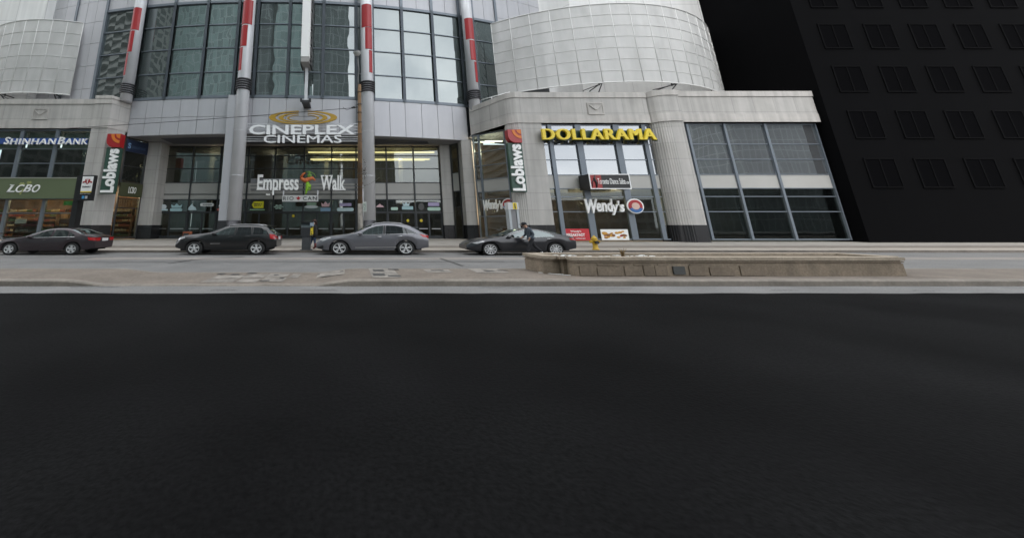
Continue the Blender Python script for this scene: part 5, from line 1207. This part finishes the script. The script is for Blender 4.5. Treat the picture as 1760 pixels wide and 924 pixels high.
# runner crossing in front of the charcoal sedan, heading left and leaning forward
foot = G(895, 439.5); rx_, ry_ = W(915, 430, 18.75).x, 18.75
J = pose(dict(pelvis=(.0,0,.93), spine=(-.03,0,1.10), chest=(-.10,0,1.34), neck=(-.17,0,1.50), head=(-.235,0,1.60), crown=(-.25,0,1.70),
    shL=(-.08,-.19,1.38), elL=(.04,-.25,1.12), wrL=(-.13,-.22,.95), haL=(-.19,-.21,.91), shR=(-.10,.19,1.38), elR=(-.12,.27,1.10), wrR=(-.27,.2,1.0), haR=(-.33,.18,.98),
    hipL=(.0,-.1,.88), knL=(-.16,-.1,.50), anL=(-.28,-.1,.10), toL=(-.44,-.1,.045), hipR=(.02,.1,.88), knR=(.18,.1,.50), anR=(.46,.1,.25), toR=(.42,.1,.12)))
den = mat('slate_jacket', (.055, .07, .09), .8, var=.2, vs=9); trs = mat('black_trousers', (.012, .012, .015), .85); shoe = mat('white_shoe', (.6, .6, .6), .6)
t = person('person in a slate jacket, black trousers and dark cap running left past the charcoal sedan', J, EDG, REG, [skin, den, trs, shoe], (rx_, ry_, 0))
def kid(t, mb, name, m):      # mesh in the person's own space
    ORG_ = ORG[t.name]; mb.v = [(x+ORG_.x, y+ORG_.y, z+ORG_.z) for x, y, z in mb.v]; return mb.build(name, m, t)
b = MB(); b.ball((-.29, 0, 1.675), .125, 12, sc=(1.2, 1, .8)); b.plate([(-.36, -.09, 1.67), (-.53, -.07, 1.63), (-.53, .07, 1.63), (-.36, .09, 1.67)], (0, 0, .02)); kid(t, b, 'cap', trs)
b = MB()
b.tube([(-.385, 0, 1.61), (-.43, 0, 1.585), (-.395, 0, 1.565)], [.016, .02, .012], 6)
b.ball((-.36, -.05, 1.615), .014, 6, m=1); b.ball((-.36, .05, 1.615), .014, 6, m=1); b.ball((-.27, -.115, 1.60), .035, 8, sc=(.7, .4, 1)); b.tube([(-.375, -.03, 1.535), (-.38, .03, 1.535)], .009, 5, m=2)
kid(t, b, 'face', [skin, black, mat('lips', (.3, .12, .1), .6)])
b = MB(); hand(b, (-.245, -.21, .885), (-.4, 0, -1)); hand(b, (-.41, .18, .96), (-1, 0, -.3)); kid(t, b, 'fingers', skin)
b = MB(); b.tube([(.0, 0, .90), (-.01, 0, 1.0)], [.20, .19], 16); kid(t, b, 'jacket_hem', den)
# walker beside the parking machine
q = W(540.5, 400, 22.6); wx, wy = q.x, 22.6
J = pose(dict(pelvis=(.0,0,.95), spine=(.0,0,1.12), chest=(-.01,0,1.38), neck=(-.02,0,1.54), head=(-.035,0,1.65), crown=(-.035,0,1.75),
    shL=(.0,-.19,1.42), elL=(.04,-.24,1.15), wrL=(-.08,-.22,.98), haL=(-.13,-.21,.93), shR=(-.01,.19,1.42), elR=(.02,.24,1.15), wrR=(-.12,.22,1.0), haR=(-.17,.21,.97),
    hipL=(.0,-.1,.88), knL=(.03,-.1,.5), anL=(.07,-.1,.1), toL=(-.07,-.1,.045), hipR=(.0,.1,.88), knR=(-.16,.1,.51), anR=(-.26,.1,.12), toR=(-.38,.1,.07)))
coat = mat('black_coat', (.016, .015, .014), .9, var=.3, vs=8); jean = mat('blue_jeans', (.035, .055, .10), .9); boot = mat('red_boot', (.12, .015, .014), .6)
t = person('person in a long black coat, blue jeans and red boots walking behind the parking machine', J, EDG, REG, [skin, coat, jean, boot], (wx, wy, .14))
b = MB(); b.tube([(0, 0, .72), (0, 0, .95), (-.01, 0, 1.2)], [.23, .2, .2], 16); kid(t, b, 'coat_skirt', coat)
b = MB(); b.ball((-.01, 0, 1.72), .125, 12, sc=(1.1, 1, .95)); b.tube([(.06, 0, 1.72), (.1, 0, 1.6), (.08, 0, 1.48)], [.09, .08, .05], 8); kid(t, b, 'hair', mat('dark_hair', (.05, .02, .015), .8))
b = MB(); b.tube([(-.15, 0, 1.66), (-.185, 0, 1.63), (-.155, 0, 1.615)], [.014, .018, .012], 6); b.ball((-.135, -.045, 1.665), .013, 6, m=1); b.ball((-.135, .045, 1.665), .013, 6, m=1); kid(t, b, 'face', [skin, black])
b = MB(); hand(b, (-.19, -.21, .91), (-.4, 0, -1)); hand(b, (-.23, .21, .95), (-.5, 0, -1)); kid(t, b, 'fingers', skin)
b = MB()
for x, y, z in ((.085, -.1, .1), (-.31, .1, .12)): b.tube([(x, y, z-.02), (x-.01, y, z+.26)], [.075, .085], 10)
kid(t, b, 'boot_shaft', boot)

# bare street trees on the near side: they stand in the shop glass as reflections
bark = mat('grey_bark', (.07, .06, .05), .9)
def bare_tree(x, y, h, label):
    t = thing('street_tree', (x, y, 0), label, 'tree', 'bare street trees on the near pavement'); b = MB(); br = MB()
    b.tube([(x, y, -.02), (x+.05, y, h*.3)], [.2, .14], 8); b.build('trunk', bark, t)
    def grow_(p, d, l, r_, n):
        q = p+d*l; br.tube([p, q], [r_, r_*.65], 5, cap=False)
        if n == 0: return
        for k in range(3 if n > 1 else 2):
            e = (d+Vector((random.uniform(-.8, .8), random.uniform(-.8, .8), random.uniform(-.1, .6)))).normalized(); grow_(q, e, l*random.uniform(.6, .85), r_*.6, n-1)
    for k in range(4): grow_(Vector((x+.05, y, h*.3)), Vector((random.uniform(-.5, .5), random.uniform(-.5, .5), 1)).normalized(), h*.22, .09, 5)
    br.build('crown', bark, t)
bare_tree(30, -12, 11, 'bare tree mirrored in the yellow lettered store windows')
bare_tree(38, -14, 10, 'second bare tree mirrored in the right store windows')
bare_tree(8.5, -10, 12, 'bare tree mirrored in the right entrance glass')
